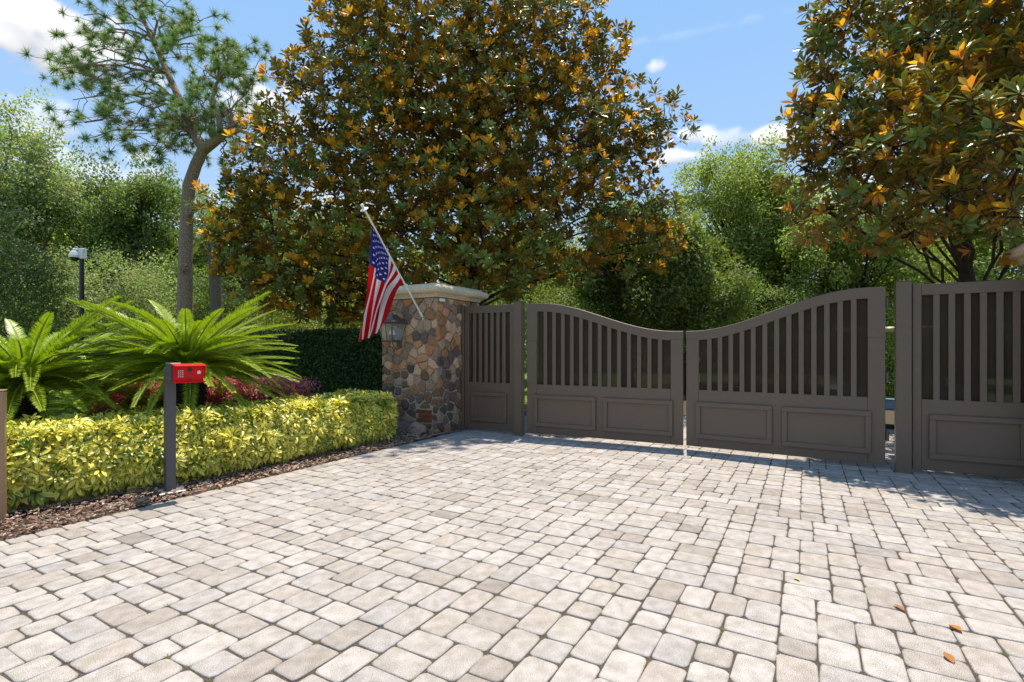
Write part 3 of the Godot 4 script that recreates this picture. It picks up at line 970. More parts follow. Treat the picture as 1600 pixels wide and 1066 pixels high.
func pine() -> void:
	var root := thing("pine_tree", "tall airy pine with leaning forked trunk behind the sago palm", "tree")
	var b := MB.new()
	var dd := 14.5
	var P := func(x: float, y: float, dz := 0.0) -> Vector3: return W(x, y, dd + dz)
	var foot: Vector3 = P.call(288, 470)
	foot.y = -0.1
	b.tube([foot, P.call(289, 440), P.call(291, 350), P.call(295, 290), P.call(306, 258), P.call(318, 232)], [0.23, 0.185, 0.165, 0.16, 0.15, 0.14], 12)
	var main := [P.call(318, 232), P.call(300, 205, 0.3), P.call(285, 165, 0.5), P.call(262, 115, 0.7), P.call(240, 65, 0.9), P.call(215, 10, 1.0), P.call(200, -45, 1.0)]
	b.tube(main, [0.15, 0.115, 0.10, 0.085, 0.065, 0.05, 0.03], 8)
	var rite := [P.call(318, 232), P.call(335, 222, -0.3), P.call(352, 208, -0.5), P.call(375, 203, -0.7), P.call(400, 215, -0.9)]
	b.tube(rite, [0.17, 0.12, 0.09, 0.06, 0.03], 8)
	b.tube([P.call(345, 212, -0.4), P.call(342, 185, -0.2), P.call(330, 160, 0), P.call(338, 130, 0.2), P.call(360, 100, 0.3)], [0.09, 0.075, 0.06, 0.04, 0.02], 7)
	part("trunk", b.mesh(M.bark_pine), root)
	for q in [[296, 330], [286, 418]]:
		var kb := MB.new()
		lump(kb, P.call(q[0], q[1], -0.2), Vector3(0.12, 0.12, 0.1), 9)
		part("knot", kb.mesh(M.bark_pine), root)
	var br := MB.new()
	var xfs := []
	var cols := []
	var hubs := [[main[1], [[225, 165], [235, 215], [150, 215], [190, 190], [255, 235], [270, 215], [240, 240]]], [main[2], [[215, 140], [150, 150], [115, 155], [175, 120], [135, 190]]], [main[3], [[150, 105], [95, 100], [120, 80], [180, 80], [140, 130], [205, 100], [85, 110]]], [main[4], [[150, 40], [180, 15], [130, 20], [160, 65], [250, 30], [290, 45]]], [main[5], [[215, -20], [180, -10], [250, -15], [270, 10]]], [main[4].lerp(main[3], 0.4), [[300, 70], [310, 35], [285, 90], [325, 60]]], [rite[2], [[375, 165], [390, 140], [400, 180], [365, 150], [350, 245], [375, 230]]], [P.call(340, 125, 0.2), [[360, 65], [385, 80], [400, 105], [345, 80], [375, 120], [395, 130], [320, 110], [310, 125]]], [P.call(306, 215, 0.2), [[280, 190], [265, 180], [310, 170], [290, 150], [325, 190], [300, 230]]], [rite[1], [[290, 175], [310, 150], [330, 165]]]]
	for hb in hubs:
		for e in hb[1]:
			var end: Vector3 = P.call(e[0] + rf(-4, 4), e[1] + rf(-4, 4), rf(-1.4, 1.6))
			limb(br, hb[0], end, 0.035, 0.014, 0.35, 6, 5)
			for k in 6:
				var t := rf(0.35, 1.05)
				var st: Vector3 = (hb[0] as Vector3).lerp(end, t)
				var tip := end + rdir() * Vector3(0.75, 0.55, 0.75) if k < 4 else st + rdir() * 0.5
				limb(br, st, tip, 0.012, 0.006, 0.1, 3, 4)
				for c in 2:
					var p := st.lerp(tip, 1.0 - c * 0.3) + rdir() * 0.06
					xfs.append(Transform3D(basis_to((tip - st).normalized() + Vector3.UP * 0.5 + rdir() * 0.3, rf(0, TAU), rf(0.9, 1.35)), p))
					var s := rf(0.75, 1.35)
					cols.append(Color(s * rf(0.9, 1.2), s, s * rf(0.8, 1.0)))
	part("branches", br.mesh(M.bark_pine), root)
	many("needles", needles().mesh(M.needle), xfs, cols, root).set_meta("kind", "stuff")

func leaf_clump(count: int, rad: float, size: float, tone: Color) -> MB:
	var b := MB.new()
	for k in count:
		var p := rdir() * rad * pow(rng.randf(), 0.45)
		var d := (rdir() + p / rad * 0.6).normalized()
		var n := (rdir() * 0.8 + Vector3.UP).normalized()
		var s := rf(0.7, 1.3)
		var c := Color(tone.r * s * rf(0.85, 1.2), tone.g * s, tone.b * s)
		b.leaf(p, d, n, size * rf(0.7, 1.25), size * rf(0.42, 0.55), 2, 0.15, 0.15, c, c)
	return b

func broad_tree(called: String, label: String, foot: Vector3, base_y: float, top: float, rx: float, tone: Color, clumps: int, leaf: float, trunk_r: float, bark: Material, seed_: int) -> void:
	rng.seed = seed_
	var root := thing(called, label, "tree", Vector3.ZERO, 0, "")
	var tb := MB.new()
	var lb := MB.new()
	var fork := foot + Vector3(rf(-0.3, 0.3), base_y * 0.75 + 0.4, rf(-0.3, 0.3))
	tb.tube([foot - Vector3.UP * 0.1, foot.lerp(fork, 0.4) + Vector3(rf(-0.15, 0.15), 0, 0), fork], [trunk_r * 1.3, trunk_r, trunk_r * 0.85], 9)
	part("trunk", tb.mesh(bark), root)
	var xfs := []
	var cols := []
	var h := top - base_y
	var nz := FastNoiseLite.new()
	nz.seed = seed_
	nz.frequency = 1.0
	nz.fractal_octaves = 3
	var mid := foot + Vector3(0, base_y + h * 0.46, 0)
	var got := 0
	var boughs := []
	for tries in clumps * 12:
		if got >= clumps: break
		var d := rdir()
		var edge := 1.0 + 0.42 * nz.get_noise_3d(d.x * 1.5, d.y * 1.5, d.z * 1.5) + 0.22 * nz.get_noise_3d(d.x * 4.5, d.y * 4.5 + 9.0, d.z * 4.5)
		var rr := pow(rng.randf(), 0.36)
		var p := mid + d * rr * edge * Vector3(rx, h * 0.56, rx * 0.8)
		if p.y < base_y * 0.35 or p.y > top + 0.4: continue
		# boughs with gaps between them
		if nz.get_noise_3d(p.x * 0.42, p.y * 0.6, p.z * 0.42) < (0.0 if seed_ < 405 else -0.08) + 0.08 * rr: continue
		got += 1
		if got % 40 == 0: boughs.append(p)
		xfs.append(Transform3D(basis_to(d + Vector3.UP, rf(0, TAU), rf(0.7, 1.25)), p))
		var s := rf(0.7, 1.3)
		cols.append(Color(s * rf(0.9, 1.15), s, s * rf(0.75, 1.05)))
	for p: Vector3 in boughs:
		var from := fork.lerp(mid, rf(0.0, 0.8))
		limb(lb, from, p, trunk_r * rf(0.15, 0.4), 0.012, 0.5, 5, 5)
	part("limbs", lb.mesh(bark), root)
	many("crown", leaf_clump(34, 0.40, leaf * 1.25, tone).mesh(M.oak), xfs, cols, root).set_meta("kind", "stuff")

func far_trees() -> void:
	var yg := Color(0.33, 0.37, 0.11)
	var mg := Color(0.21, 0.27, 0.10)
	var hazed_gg := Color(0.34, 0.39, 0.21)  # grey green leaves, with distance haze paled into the colour
	# column, distance, crown foot row, top row, half width in columns, tone, clumps, leaf, label
	var list := [
		["oak_tree", 15, 21, 430, 165, 105, hazed_gg, 1250, 0.115, "grey green oak rising over the leftover dark shrub by the drive"],
		["oak_tree", 120, 27, 440, 285, 110, hazed_gg, 1100, 0.13, "leafy oak behind the dome camera pole"],
		["oak_tree", 215, 23, 430, 255, 95, mg, 1150, 0.12, "yellow green oak behind the leaning pine trunk"],
		["oak_tree", 400, 25, 450, 300, 110, mg, 1300, 0.12, "green oak seen under the large magnolia boughs"],
		["oak_tree", 560, 22, 460, 330, 110, yg, 1200, 0.12, "bright oak seen between large magnolia and flag pillar"],
		["oak_tree", 985, 19, 470, 318, 100, mg, 1500, 0.10, "rounded oak behind the gate leaf of the flag pillar"],
		["oak_tree", 1165, 22, 465, 232, 125, yg, 2300, 0.11, "sunlit yellow green oak above the meeting gate leaves"],
		["oak_tree", 1075, 17, 480, 345, 80, mg, 1300, 0.095, "dark spreading oak close behind the dip of the gate"],
		["oak_tree", 1330, 19, 470, 300, 120, yg, 1600, 0.11, "bright oak behind the second magnolia crown"],
		["oak_tree", 1500, 21, 460, 330, 130, yg, 1300, 0.12, "oak glowing behind the fixed gate panel"],
		["oak_tree", 800, 24, 470, 340, 130, yg, 1300, 0.12, "pale oak behind the large magnolia trunk"],
	]
	var k := 0
	for q in list:
		var d: float = q[2]
		var foot := W(q[1], HZ, d)
		foot.y = -0.07
		var base := EYE + (HZ - float(q[3])) / F * d
		var top := EYE + (HZ - float(q[4])) / F * d
		var label: String = q[9]
		if k == 0: label = "grey green oak rising above the dark rounded shrub"
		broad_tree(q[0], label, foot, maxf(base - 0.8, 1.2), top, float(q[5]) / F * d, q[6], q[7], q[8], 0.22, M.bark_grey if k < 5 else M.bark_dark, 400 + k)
		k += 1
	# the wood beyond, one closed mass of leaves
	rng.seed = 900
	var xfs := []
	var cols := []
	for i in 5200:
		var a := rf(-1.15, 1.15)
		var d := rf(34, 44)
		var hgt := 5.2 + 2.4 * sin(a * 9.0) + 1.3 * sin(a * 23.0 + 1.0)
		var y := hgt * pow(rng.randf(), 0.75)
		xfs.append(Transform3D(basis_to(rdir() + Vector3.UP, rf(0, TAU), rf(1.5, 2.6)), Vector3(sin(a) * d * 1.2, y, -cos(a) * d)))
		var s := rf(0.6, 1.25)
		cols.append(Color(s * rf(0.9, 1.2), s, s * rf(0.8, 1.1)))
	var wood := many("distant_wood", leaf_clump(40, 0.5, 0.17, mg).mesh(M.oak), xfs, cols, self)
	wood.set_meta("kind", "stuff")
	tag(wood, "distant mass of green woodland closing the view", "woodland")
	# shrubs under the oaks
	rng.seed = 910
	k = 0
	var sh := [[20, 13.5, 368, 80, Color(0.12, 0.16, 0.06), "dark rounded shrub beyond the shaded sago palm"], [95, 16, 395, 80, hazed_gg, "grey green shrub behind the camera pole"], [190, 17, 385, 85, hazed_gg, "grey green shrub between camera pole and pine"], [265, 19, 400, 60, mg, "green shrub behind the pine trunk"], [350, 18.5, 410, 55, mg, "green shrub behind the palm trunk"], [470, 18, 430, 75, yg, "bright shrub under the large magnolia boughs"], [565, 17, 440, 60, yg, "bright shrub above the clipped hedge beside the pillar"], [720, 17, 430, 80, mg, "green shrub behind the wicket panel"], [880, 18, 440, 90, mg, "green shrub behind the flag pillar gate leaf"], [1230, 18, 440, 100, mg, "green shrub behind the gate leaf of the shaded post"], [1400, 17, 470, 70, yg, "bright shrub behind the shaded gate post"]]
	for q in sh:
		var d: float = q[1]
		var c := W(q[0], HZ, d)
		var top := EYE + (HZ - float(q[2])) / F * d
		var r: float = float(q[3]) / F * d
		var root := thing("shrub", q[5], "shrub")
		var st := MB.new()
		for e in 5: limb(st, Vector3(c.x, -0.07, c.z), c + Vector3(rf(-r, r) * 0.5, top * 0.5 - EYE, rf(-0.5, 0.5)), 0.03, 0.01, 0.2, 4, 5)
		part("stems", st.mesh(M.bark_dark), root)
		xfs = []
		cols = []
		for i in 420:
			var dr := rdir()
			var p := Vector3(c.x, top * 0.48, c.z) + dr * Vector3(r, top * 0.52, r * 0.7) * pow(rng.randf(), 0.25) * (1.0 + 0.12 * sin(dr.x * 7.0 + dr.z * 5.0))
			xfs.append(Transform3D(basis_to(dr + Vector3.UP, rf(0, TAU), rf(0.6, 1.1)), p))
			var s := rf(0.7, 1.3)
			cols.append(Color(s * rf(0.9, 1.15), s, s * rf(0.8, 1.05)))
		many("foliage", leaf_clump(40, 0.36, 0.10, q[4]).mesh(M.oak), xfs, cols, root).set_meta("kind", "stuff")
		k += 1
	cabbage_palm()

func cabbage_palm() -> void:
	rng.seed = 930
	var at := W(337, HZ, 17.0)
	at.y = -0.07
	var root := thing("palm_tree", "grey trunked palm standing beside the leaning pine", "palm", at)
	var b := MB.new()
	b.tube([Vector3(0, 0, 0), Vector3(0.05, 2.5, 0), Vector3(-0.1, 5.4, 0)], [0.24, 0.19, 0.17], 10)
	for k in 3: limb(b, Vector3(0, 0.6, 0), Vector3([0.5, -0.35, 0.25][k], 2.6, 0.2), 0.09, 0.04, 0.15)
	part("trunk", b.mesh(M.bark_grey), root)
	var fm := frond(1.5, 26, 0.55, 0.5, 0.035, Color(0.18, 0.26, 0.11), Color(0.22, 0.30, 0.13))
	for k in 34:
		var el := lerpf(1.3, -0.7, k / 34.0) + rf(-0.1, 0.1)
		part("frond", fm, root, Transform3D(Basis(Vector3.UP, k * 2.4) * Basis(Vector3.BACK, el), Vector3(-0.1, 5.4, 0)))

# ---------------------------------------------------------------- hedges and bed plants
func scheff_cluster(kind: int) -> MB:
	var b := MB.new()
	var yel := Color(0.86, 0.77, 0.13)
	var crm := Color(0.86, 0.76, 0.22)
	var grn := Color(0.07, 0.17, 0.03)
	var lime := Color(0.46, 0.52, 0.06)
	for ring in 2:
		var n := 9 if ring == 0 else 6
		for k in n:
			var az := TAU * k / n + rf(-0.2, 0.2) + ring * 0.4
			var el := (rf(-0.45, 0.1) if ring == 0 else rf(0.15, 0.75))
			var d := Vector3(cos(az) * cos(el), sin(el), sin(az) * cos(el))
			var l := rf(0.09, 0.135) * (1.0 if ring == 0 else 0.72)
			var r := rng.randf()
			var cm := grn
			var ce := yel
			if kind == 0:
				cm = yel if r < 0.45 else lime if r < 0.75 else grn.lerp(yel, 0.4)
				ce = yel if r < 0.8 else crm
			elif kind == 1:
				cm = grn if r < 0.35 else yel
				ce = yel if r < 0.7 else grn
			else:
				cm = grn if r < 0.8 else lime
				ce = grn.lerp(lime, 0.3) if r < 0.65 else yel
			var s := rf(0.8, 1.15)
			cm = Color(cm.r * s, cm.g * s, cm.b * s)
			ce = Color(ce.r * s, ce.g * s, ce.b * s)
			b.leaf(d * 0.018 + Vector3.UP * ring * 0.02, d, Vector3.UP, l, l * rf(0.29, 0.38), 4, rf(0.15, 0.45), 0.22, cm, ce, 0.55)
	b.col = Color(0.09, 0.12, 0.03)
	b.tube([Vector3(0, -0.13, 0), Vector3(0, 0.02, 0)], [0.004, 0.004], 4, false)
	return b

func hedges() -> void:
	rng.seed = 1200
	var root := thing("variegated_hedge", "clipped hedge of yellow and green leaves along the paver edge", "hedge")
	var meshes := []
	for k in 6: meshes.append(scheff_cluster([0, 0, 0, 1, 1, 2][k]).mesh(M.scheff))
	var nz := FastNoiseLite.new()
	nz.seed = 12
	nz.frequency = 1.0
	var st := MB.new()
	var all := []
	# hedge runs along the drive from v -6.9 to -1.25; its street face at u -1.52
	for k in 11000:
		var v := rf(-6.9, -1.35)
		var fu := -1.46 - 0.34 * clampf((-4.3 - v) / 1.5, 0, 1.2)
		var depth := 1.05
		var hh := 0.67 + 0.06 * nz.get_noise_1d(v * 2.3) - 0.02 * clampf((v + 4.0) / 3.0, 0, 1)
		var face := rng.randf()
		var u: float
		var y: float
		var out: Vector3
		var wob := 0.07 * nz.get_noise_2d(v * 3.0, face * 7.0)
		if face < 0.46:
			y = rf(0.07, hh)
			u = fu + wob + 0.06 * sin(y * 5.0) + (0.07 if rng.randf() < 0.05 else 0.0) - pow(maxf(0, y - hh + 0.16) / 0.16, 2) * 0.1 - pow(rng.randf(), 0.7) * 0.17
			if y < 0.16: u -= 0.10
			out = GA * 0.9 + Vector3.UP * 0.55
		elif face < 0.86:
			u = fu - rf(0.05, depth)
			y = hh + wob * 0.7 - rf(0, 0.07) + (0.05 if rng.randf() < 0.12 else 0.0)
			out = Vector3.UP + GA * 0.15
		elif face < 0.93:
			v = -1.32 + wob - rf(0, 0.08)
			u = fu - rf(0.0, depth)
			y = rf(0.1, hh)
			out = GP + Vector3.UP * 0.5
		else:
			u = fu - rf(0.1, depth)
			y = rf(0.15, hh)
			out = rdir() + Vector3.UP
		if v > -1.7: u -= pow((v + 1.7) / 0.4, 2) * 0.18; 
		var p := UV(u, v, y)
		var xf := Transform3D(basis_to(out.normalized() + rdir() * 0.6, rf(0, TAU), rf(0.6, 1.1)), p)
		all.append([p.length(), rng.randi() % 6, xf, face])
		if k < 420: limb(st, UV(fu - rf(0.15, 0.8), v, -0.03), UV(fu - rf(0.1, 0.9), v + rf(-0.2, 0.2), rf(0.35, 0.6)), 0.011, 0.005, 0.05, 3, 4)
	part("stems", st.mesh(M.bark_dark), root)
	all.sort_custom(func(a, b): return a[0] < b[0])
	var sets := [[], [], [], [], [], []]
	var got := 0
	for e in all:
		var o: Vector3 = e[2].origin
		if got < 300 and e[3] < 0.6 and 800.0 + o.x / -o.z * F > -10 and rng.randf() < 0.5:
			part("leaf_cluster", meshes[e[1]], root, e[2])
			got += 1
		else: sets[e[1]].append(e[2])
	for k in 6: many("foliage", meshes[k], sets[k], [], root).set_meta("kind", "stuff")
	# clipped dark hedge behind
	rng.seed = 1300
	var h := thing("clipped_hedge", "dark green clipped hedge wall beside the flag pillar", "hedge")
	var core := MB.new()
	var c0 := UV(-2.5, 0.75)
	core.box(UV(-5.6, 0.85, 0.8), Vector3(6.1, 1.7, 0.55), 0.08, Basis(Vector3.UP, GATE_TURN))
	part("dark_core", core.mesh(M.bark_dark), h)  # solid dark box added inside so the hedge cannot be seen through
	var xfs := []
	var cols := []
	for k in 5200:
		var u := rf(-8.7, -2.46)
		var face := rng.randf()
		var p: Vector3
		var out: Vector3
		var bump := 0.05 * nz.get_noise_2d(u * 3.0, face * 4.0)
		if face < 0.66:
			p = UV(u, 0.46 + bump + rf(-0.03, 0.06), rf(0.02, 1.78))
			out = -GP + Vector3.UP * 0.5
		elif face < 0.94:
			p = UV(u, rf(0.48, 1.2), 1.78 + bump + rf(-0.05, 0.04))
			out = Vector3.UP
		else:
			p = UV(-2.47 + bump, rf(0.45, 1.2), rf(0.05, 1.78))
			out = GA + Vector3.UP * 0.5
		xfs.append(Transform3D(basis_to(out + rdir() * 0.5, rf(0, TAU), rf(0.75, 1.2)), p))
		var s := rf(0.7, 1.35)
		cols.append(Color(s * rf(0.9, 1.15), s, s * 0.95))
	many("foliage", leaf_clump(30, 0.12, 0.055, Color(0.045, 0.09, 0.022)).mesh(M.ficus), xfs, cols, h).set_meta("kind", "stuff")
	# purple-pink fringe flower row
	rng.seed = 1400
	var pk := thing("pink_shrub_row", "low row of pink and purple leaved shrubs before the dark hedge", "shrub")
	var pst := MB.new()
	xfs = []
	cols = []
	for k in 2300:
		var t := rng.randf()
		var c := W(lerpf(195, 455, t), HZ, lerpf(7.3, 8.8, t))
		var hh := 0.84 + 0.07 * nz.get_noise_1d(t * 30.0)
		var y := hh * pow(rng.randf(), 0.4) + rf(-0.02, 0.05)
		var p := Vector3(c.x, 0.05 + y, c.z) + GP * rf(-0.42, 0.42) + GA * rf(-0.2, 0.2)
		xfs.append(Transform3D(basis_to(Vector3.UP + rdir() * 0.6, rf(0, TAU), rf(0.7, 1.2)), p))
		var pick := rng.randf()
		cols.append(Color(1.25, 0.85, 0.9) if pick < 0.5 else Color(0.6, 0.5, 0.75) if pick < 0.8 else Color(0.35, 1.0, 0.35))
		if k < 150: limb(pst, Vector3(p.x, -0.03, p.z), p, 0.008, 0.004, 0.05, 3, 4)
	part("stems", pst.mesh(M.bark_dark), pk)
	many("foliage", leaf_clump(26, 0.10, 0.05, Color(0.82, 0.37, 0.38)).mesh(M.pink), xfs, cols, pk).set_meta("kind", "stuff")

# a pinnate frond along +x that arches down
func frond(length: float, pairs: int, arch: float, blade: float, width: float, cm: Color, ce: Color) -> ArrayMesh:
	var b := MB.new()
	var pos := func(t: float) -> Vector3: return Vector3(length * t * (1.0 - 0.12 * arch * t), -arch * length * 0.55 * t * t, 0)
	var pts := []
	var rad := []
	for k in 9:
		pts.append(pos.call(k / 8.0))
		rad.append(lerpf(0.011, 0.003, k / 8.0))
	b.col = Color(cm.r * 1.3, cm.g * 1.1, cm.b)
	b.tube(pts, rad, 5, false)
	for k in pairs:
		var t := 0.08 + 0.92 * k / pairs
		var p: Vector3 = pos.call(t)
		var dir: Vector3 = (pos.call(minf(t + 0.02, 1.02)) - pos.call(t - 0.02)).normalized()
		var up := Vector3(-dir.y, dir.x, 0)
		var l := blade * length * 0.24 * pow(sin(PI * clampf(0.16 + t * 0.80, 0, 1)), 0.6)
		for s in [-1.0, 1.0]:
			var d := (dir * (0.75 + 0.6 * t) + Vector3(0, 0, s) * 0.9 + up * rf(0.3, 0.6)).normalized()
			var tone := rf(0.82, 1.18)
			var c1 := Color(cm.r * tone, cm.g * tone, cm.b * tone)
			var c2 := Color(ce.r * tone, ce.g * tone, ce.b * tone)
			b.leaf(p, d, up, l * rf(0.92, 1.06), width, 2, rf(0.02, 0.2), 0.25, c1, c2, 0.4)
	return b.mesh(M.sago)

func sago(label: String, at: Vector3, trunk_h: float, trunk_r: float, fronds: int, length: float, e0: float, e1: float, ms: Array) -> void:
	var root := thing("sago_palm", label, "palm", at)
	var b := MB.new()
	var prof := [Vector2(0, 0), Vector2(trunk_r, 0), Vector2(trunk_r * 1.05, trunk_h * 0.3), Vector2(trunk_r, trunk_h * 0.8), Vector2(trunk_r * 0.75, trunk_h), Vector2(0, trunk_h + 0.08)]
	b.lathe(Vector3.ZERO, prof, 16)
	# stubs of old leaf bases
	for k in 150:
		var a := k * 2.4
		var y := trunk_h * (k / 150.0)
		var o := Vector3(cos(a), 0, -sin(a))
		b.box(o * (trunk_r * 1.02) + Vector3.UP * y, Vector3(0.05, 0.035, 0.06), 0.01, Basis(Vector3.UP, a) * Basis(Vector3.BACK, 0.6))
	part("trunk", b.mesh(M.bark_dark), root)
	for k in fronds:
		var t := float(k) / fronds
		var el := lerpf(e0, e1, pow(t, 0.9)) + rf(-0.08, 0.08)
		var sc := length * rf(0.9, 1.08)
		var bs := Basis(Vector3.UP, k * 2.39996 + rf(-0.12, 0.12)) * Basis(Vector3.BACK, el) * Basis(Vector3.RIGHT, rf(-0.2, 0.2))
		part("frond", ms[k % ms.size()], root, Transform3D(bs.scaled_local(Vector3.ONE * sc), Vector3(0, trunk_h + 0.02 - 0.10 * t, 0) + bs.x.normalized() * trunk_r * 0.35))

func sagos() -> void:
	rng.seed = 1500
	var cm := Color(0.25, 0.36, 0.035)
	var ce := Color(0.42, 0.48, 0.04)
	var ms := []
	for k in 4: ms.append(frond(1.0, 116, [0.28, 0.48, 0.68, 0.95][k], 0.46, 0.0085, cm, ce))
	var a := W(292, HZ, 6.7)
	sago("sago palm with wide arching fronds behind the red intercom", Vector3(a.x, 0, a.z), 1.24, 0.2, 120, 1.32, 0.88, -0.02, ms)
	a = W(38, HZ, 5.9)
	sago("sago palm with long low fronds above the tan post", Vector3(a.x, 0, a.z), 1.10, 0.18, 100, 1.36, 0.88, -0.05, ms)
	a = W(160, HZ, 7.6)
	sago("shaded stemless sago palm crouching between two larger sago palms", Vector3(a.x, 0, a.z), 0.55, 0.2, 60, 1.35, 0.95, -0.1, ms)

# ---------------------------------------------------------------- flag, lantern, cameras
func flag_picture() -> ImageTexture:
	var w := 988
	var h := 520
	var im := Image.create(w, h, false, Image.FORMAT_RGB8)
	var red := Color(0.80, 0.07, 0.11)
	var white := Color(0.95, 0.94, 0.93)
	var blue := Color(0.20, 0.18, 0.50)
	for k in 13: im.fill_rect(Rect2i(0, k * 40, w, 40), red if k % 2 == 0 else white)
	im.fill_rect(Rect2i(0, 0, 395, 280), blue)
	for r in 9:
		for c in 11:
			if (r + c) % 2: continue
			var ctr := Vector2((c + 1) * 395 / 12.0, (r + 1) * 28.0)
			var poly := PackedVector2Array()
			for k in 10:
				var a := -PI / 2 + k * PI / 5
				poly.append(ctr + Vector2(cos(a), sin(a)) * (13.0 if k % 2 == 0 else 5.2))
			for y in range(int(ctr.y) - 16, int(ctr.y) + 17):
				for x in range(int(ctr.x) - 16, int(ctr.x) + 17):
					if x >= 0 and y >= 0 and Geometry2D.is_point_in_polygon(Vector2(x, y), poly): im.set_pixel(x, y, white)
	return ImageTexture.create_from_image(im)

func flag() -> void:
	var foot := Vector3(-1.528, 1.988, -8.83)
	var tip := Vector3(-2.188, 3.51, -7.67)
	var pole := thing("flagpole", "white slanted flagpole with finial fixed to the stone pillar", "flagpole")
	var b := MB.new()
	b.tube([foot - (tip - foot).normalized() * 0.05, tip], [0.0155, 0.0145], 10)
	part("shaft", b.mesh(M.white), pole)
	var up := (tip - foot).normalized()
	var bs := basis_to(up, 0, 1.0)
	b = MB.new()
	b.lathe(tip, [Vector2(0, -0.01), Vector2(0.02, -0.01), Vector2(0.022, 0.02), Vector2(0.062, 0.024), Vector2(0.066, 0.036), Vector2(0.03, 0.052), Vector2(0.018, 0.07), Vector2(0.026, 0.09), Vector2(0.024, 0.115), Vector2(0, 0.126)], 16, bs)
	part("finial", b.mesh(M.white), pole)
	b = MB.new()
	b.box(foot + GP * 0.01 - Vector3.UP * 0.01, Vector3(0.075, 0.11, 0.035), 0.008, Basis(Vector3.UP, GATE_TURN))
	b.tube([foot - up * 0.06, foot + up * 0.12], [0.025, 0.023], 10)
	part("bracket", b.mesh(M.white), pole)
	# cloth: hoist on the shaft, fly hanging and gathering under the tip
	var fm := mat(Color.WHITE, 0.75, {"tex": flag_picture(), "own_uv": true, "back": Color(1, 1, 1), "spec": 0.3})
	var f := MB.new()
	var out := -GP                                # the pole stands out from the wall this way
	var across := GA                              # cloth ripples sideways
	var nh := 44
	var nf := 60
	var pos := func(h: float, t: float) -> Vector3:
		var a := tip.lerp(foot, lerpf(0.10, 0.615, h)) - Vector3.UP * 0.02
		# ends of the fly, measured from under the tip: reach along the wall normal and height
		var drop := lerpf(1.80, 1.02, pow(h, 0.8))
		var e0 := tip.lerp(foot, 0.10) + Vector3.DOWN * 1.80
		var end := e0 + GP * (0.27 * h) + Vector3.UP * (0.16 * h) - out * 0.02
		var ctl := a.lerp(Vector3(e0.x, a.y, e0.z), 0.42 * h) + Vector3.DOWN * lerpf(0.9, 0.42, h)
		ctl = ctl.lerp(end, 0.1)
		var p := a.lerp(ctl, t).lerp(ctl.lerp(end, t), t)
		var env := smoothstep(0.0, 0.25, t)
		var amp := 0.03 + 0.05 * h
		p += Vector3(-0.19, 0, 0) * t
		p += across * env * (amp * sin(h * 13.0 + t * 2.0) + 0.035 * sin(t * 5.0 + h * 4.0) + 0.02 * sin(h * 29.0 - t * 4.0))
		p += out * env * 0.015 * sin(h * 19.0 + t * 6.0)
		return p
	var grid := []
	for i in nh + 1:
		var row := []
		for j in nf + 1: row.append(pos.call(float(i) / nh, float(j) / nf))
		grid.append(row)
	var nrm := func(i: int, j: int) -> Vector3:
		var du: Vector3 = grid[mini(i + 1, nh)][j] - grid[maxi(i - 1, 0)][j]
		var dv: Vector3 = grid[i][mini(j + 1, nf)] - grid[i][maxi(j - 1, 0)]
		return dv.cross(du).normalized()
	for i in nh:
		for j in nf:
			var q := [[i, j], [i, j + 1], [i + 1, j + 1], [i + 1, j]]
			for t in [[0, 1, 2], [0, 2, 3]]:
				for s in [t[0], t[2], t[1]]:
					var e: Array = q[s]
					f._p(grid[e[0]][e[1]], nrm.call(e[0], e[1]), Color.WHITE, Vector2(pow(float(e[1]) / nf, 0.8), float(e[0]) / nh))
	var o := part(numbered("flag"), f.mesh(fm), self)
	tag(o, "red white and blue flag with stars hanging from slanted white pole", "flag")

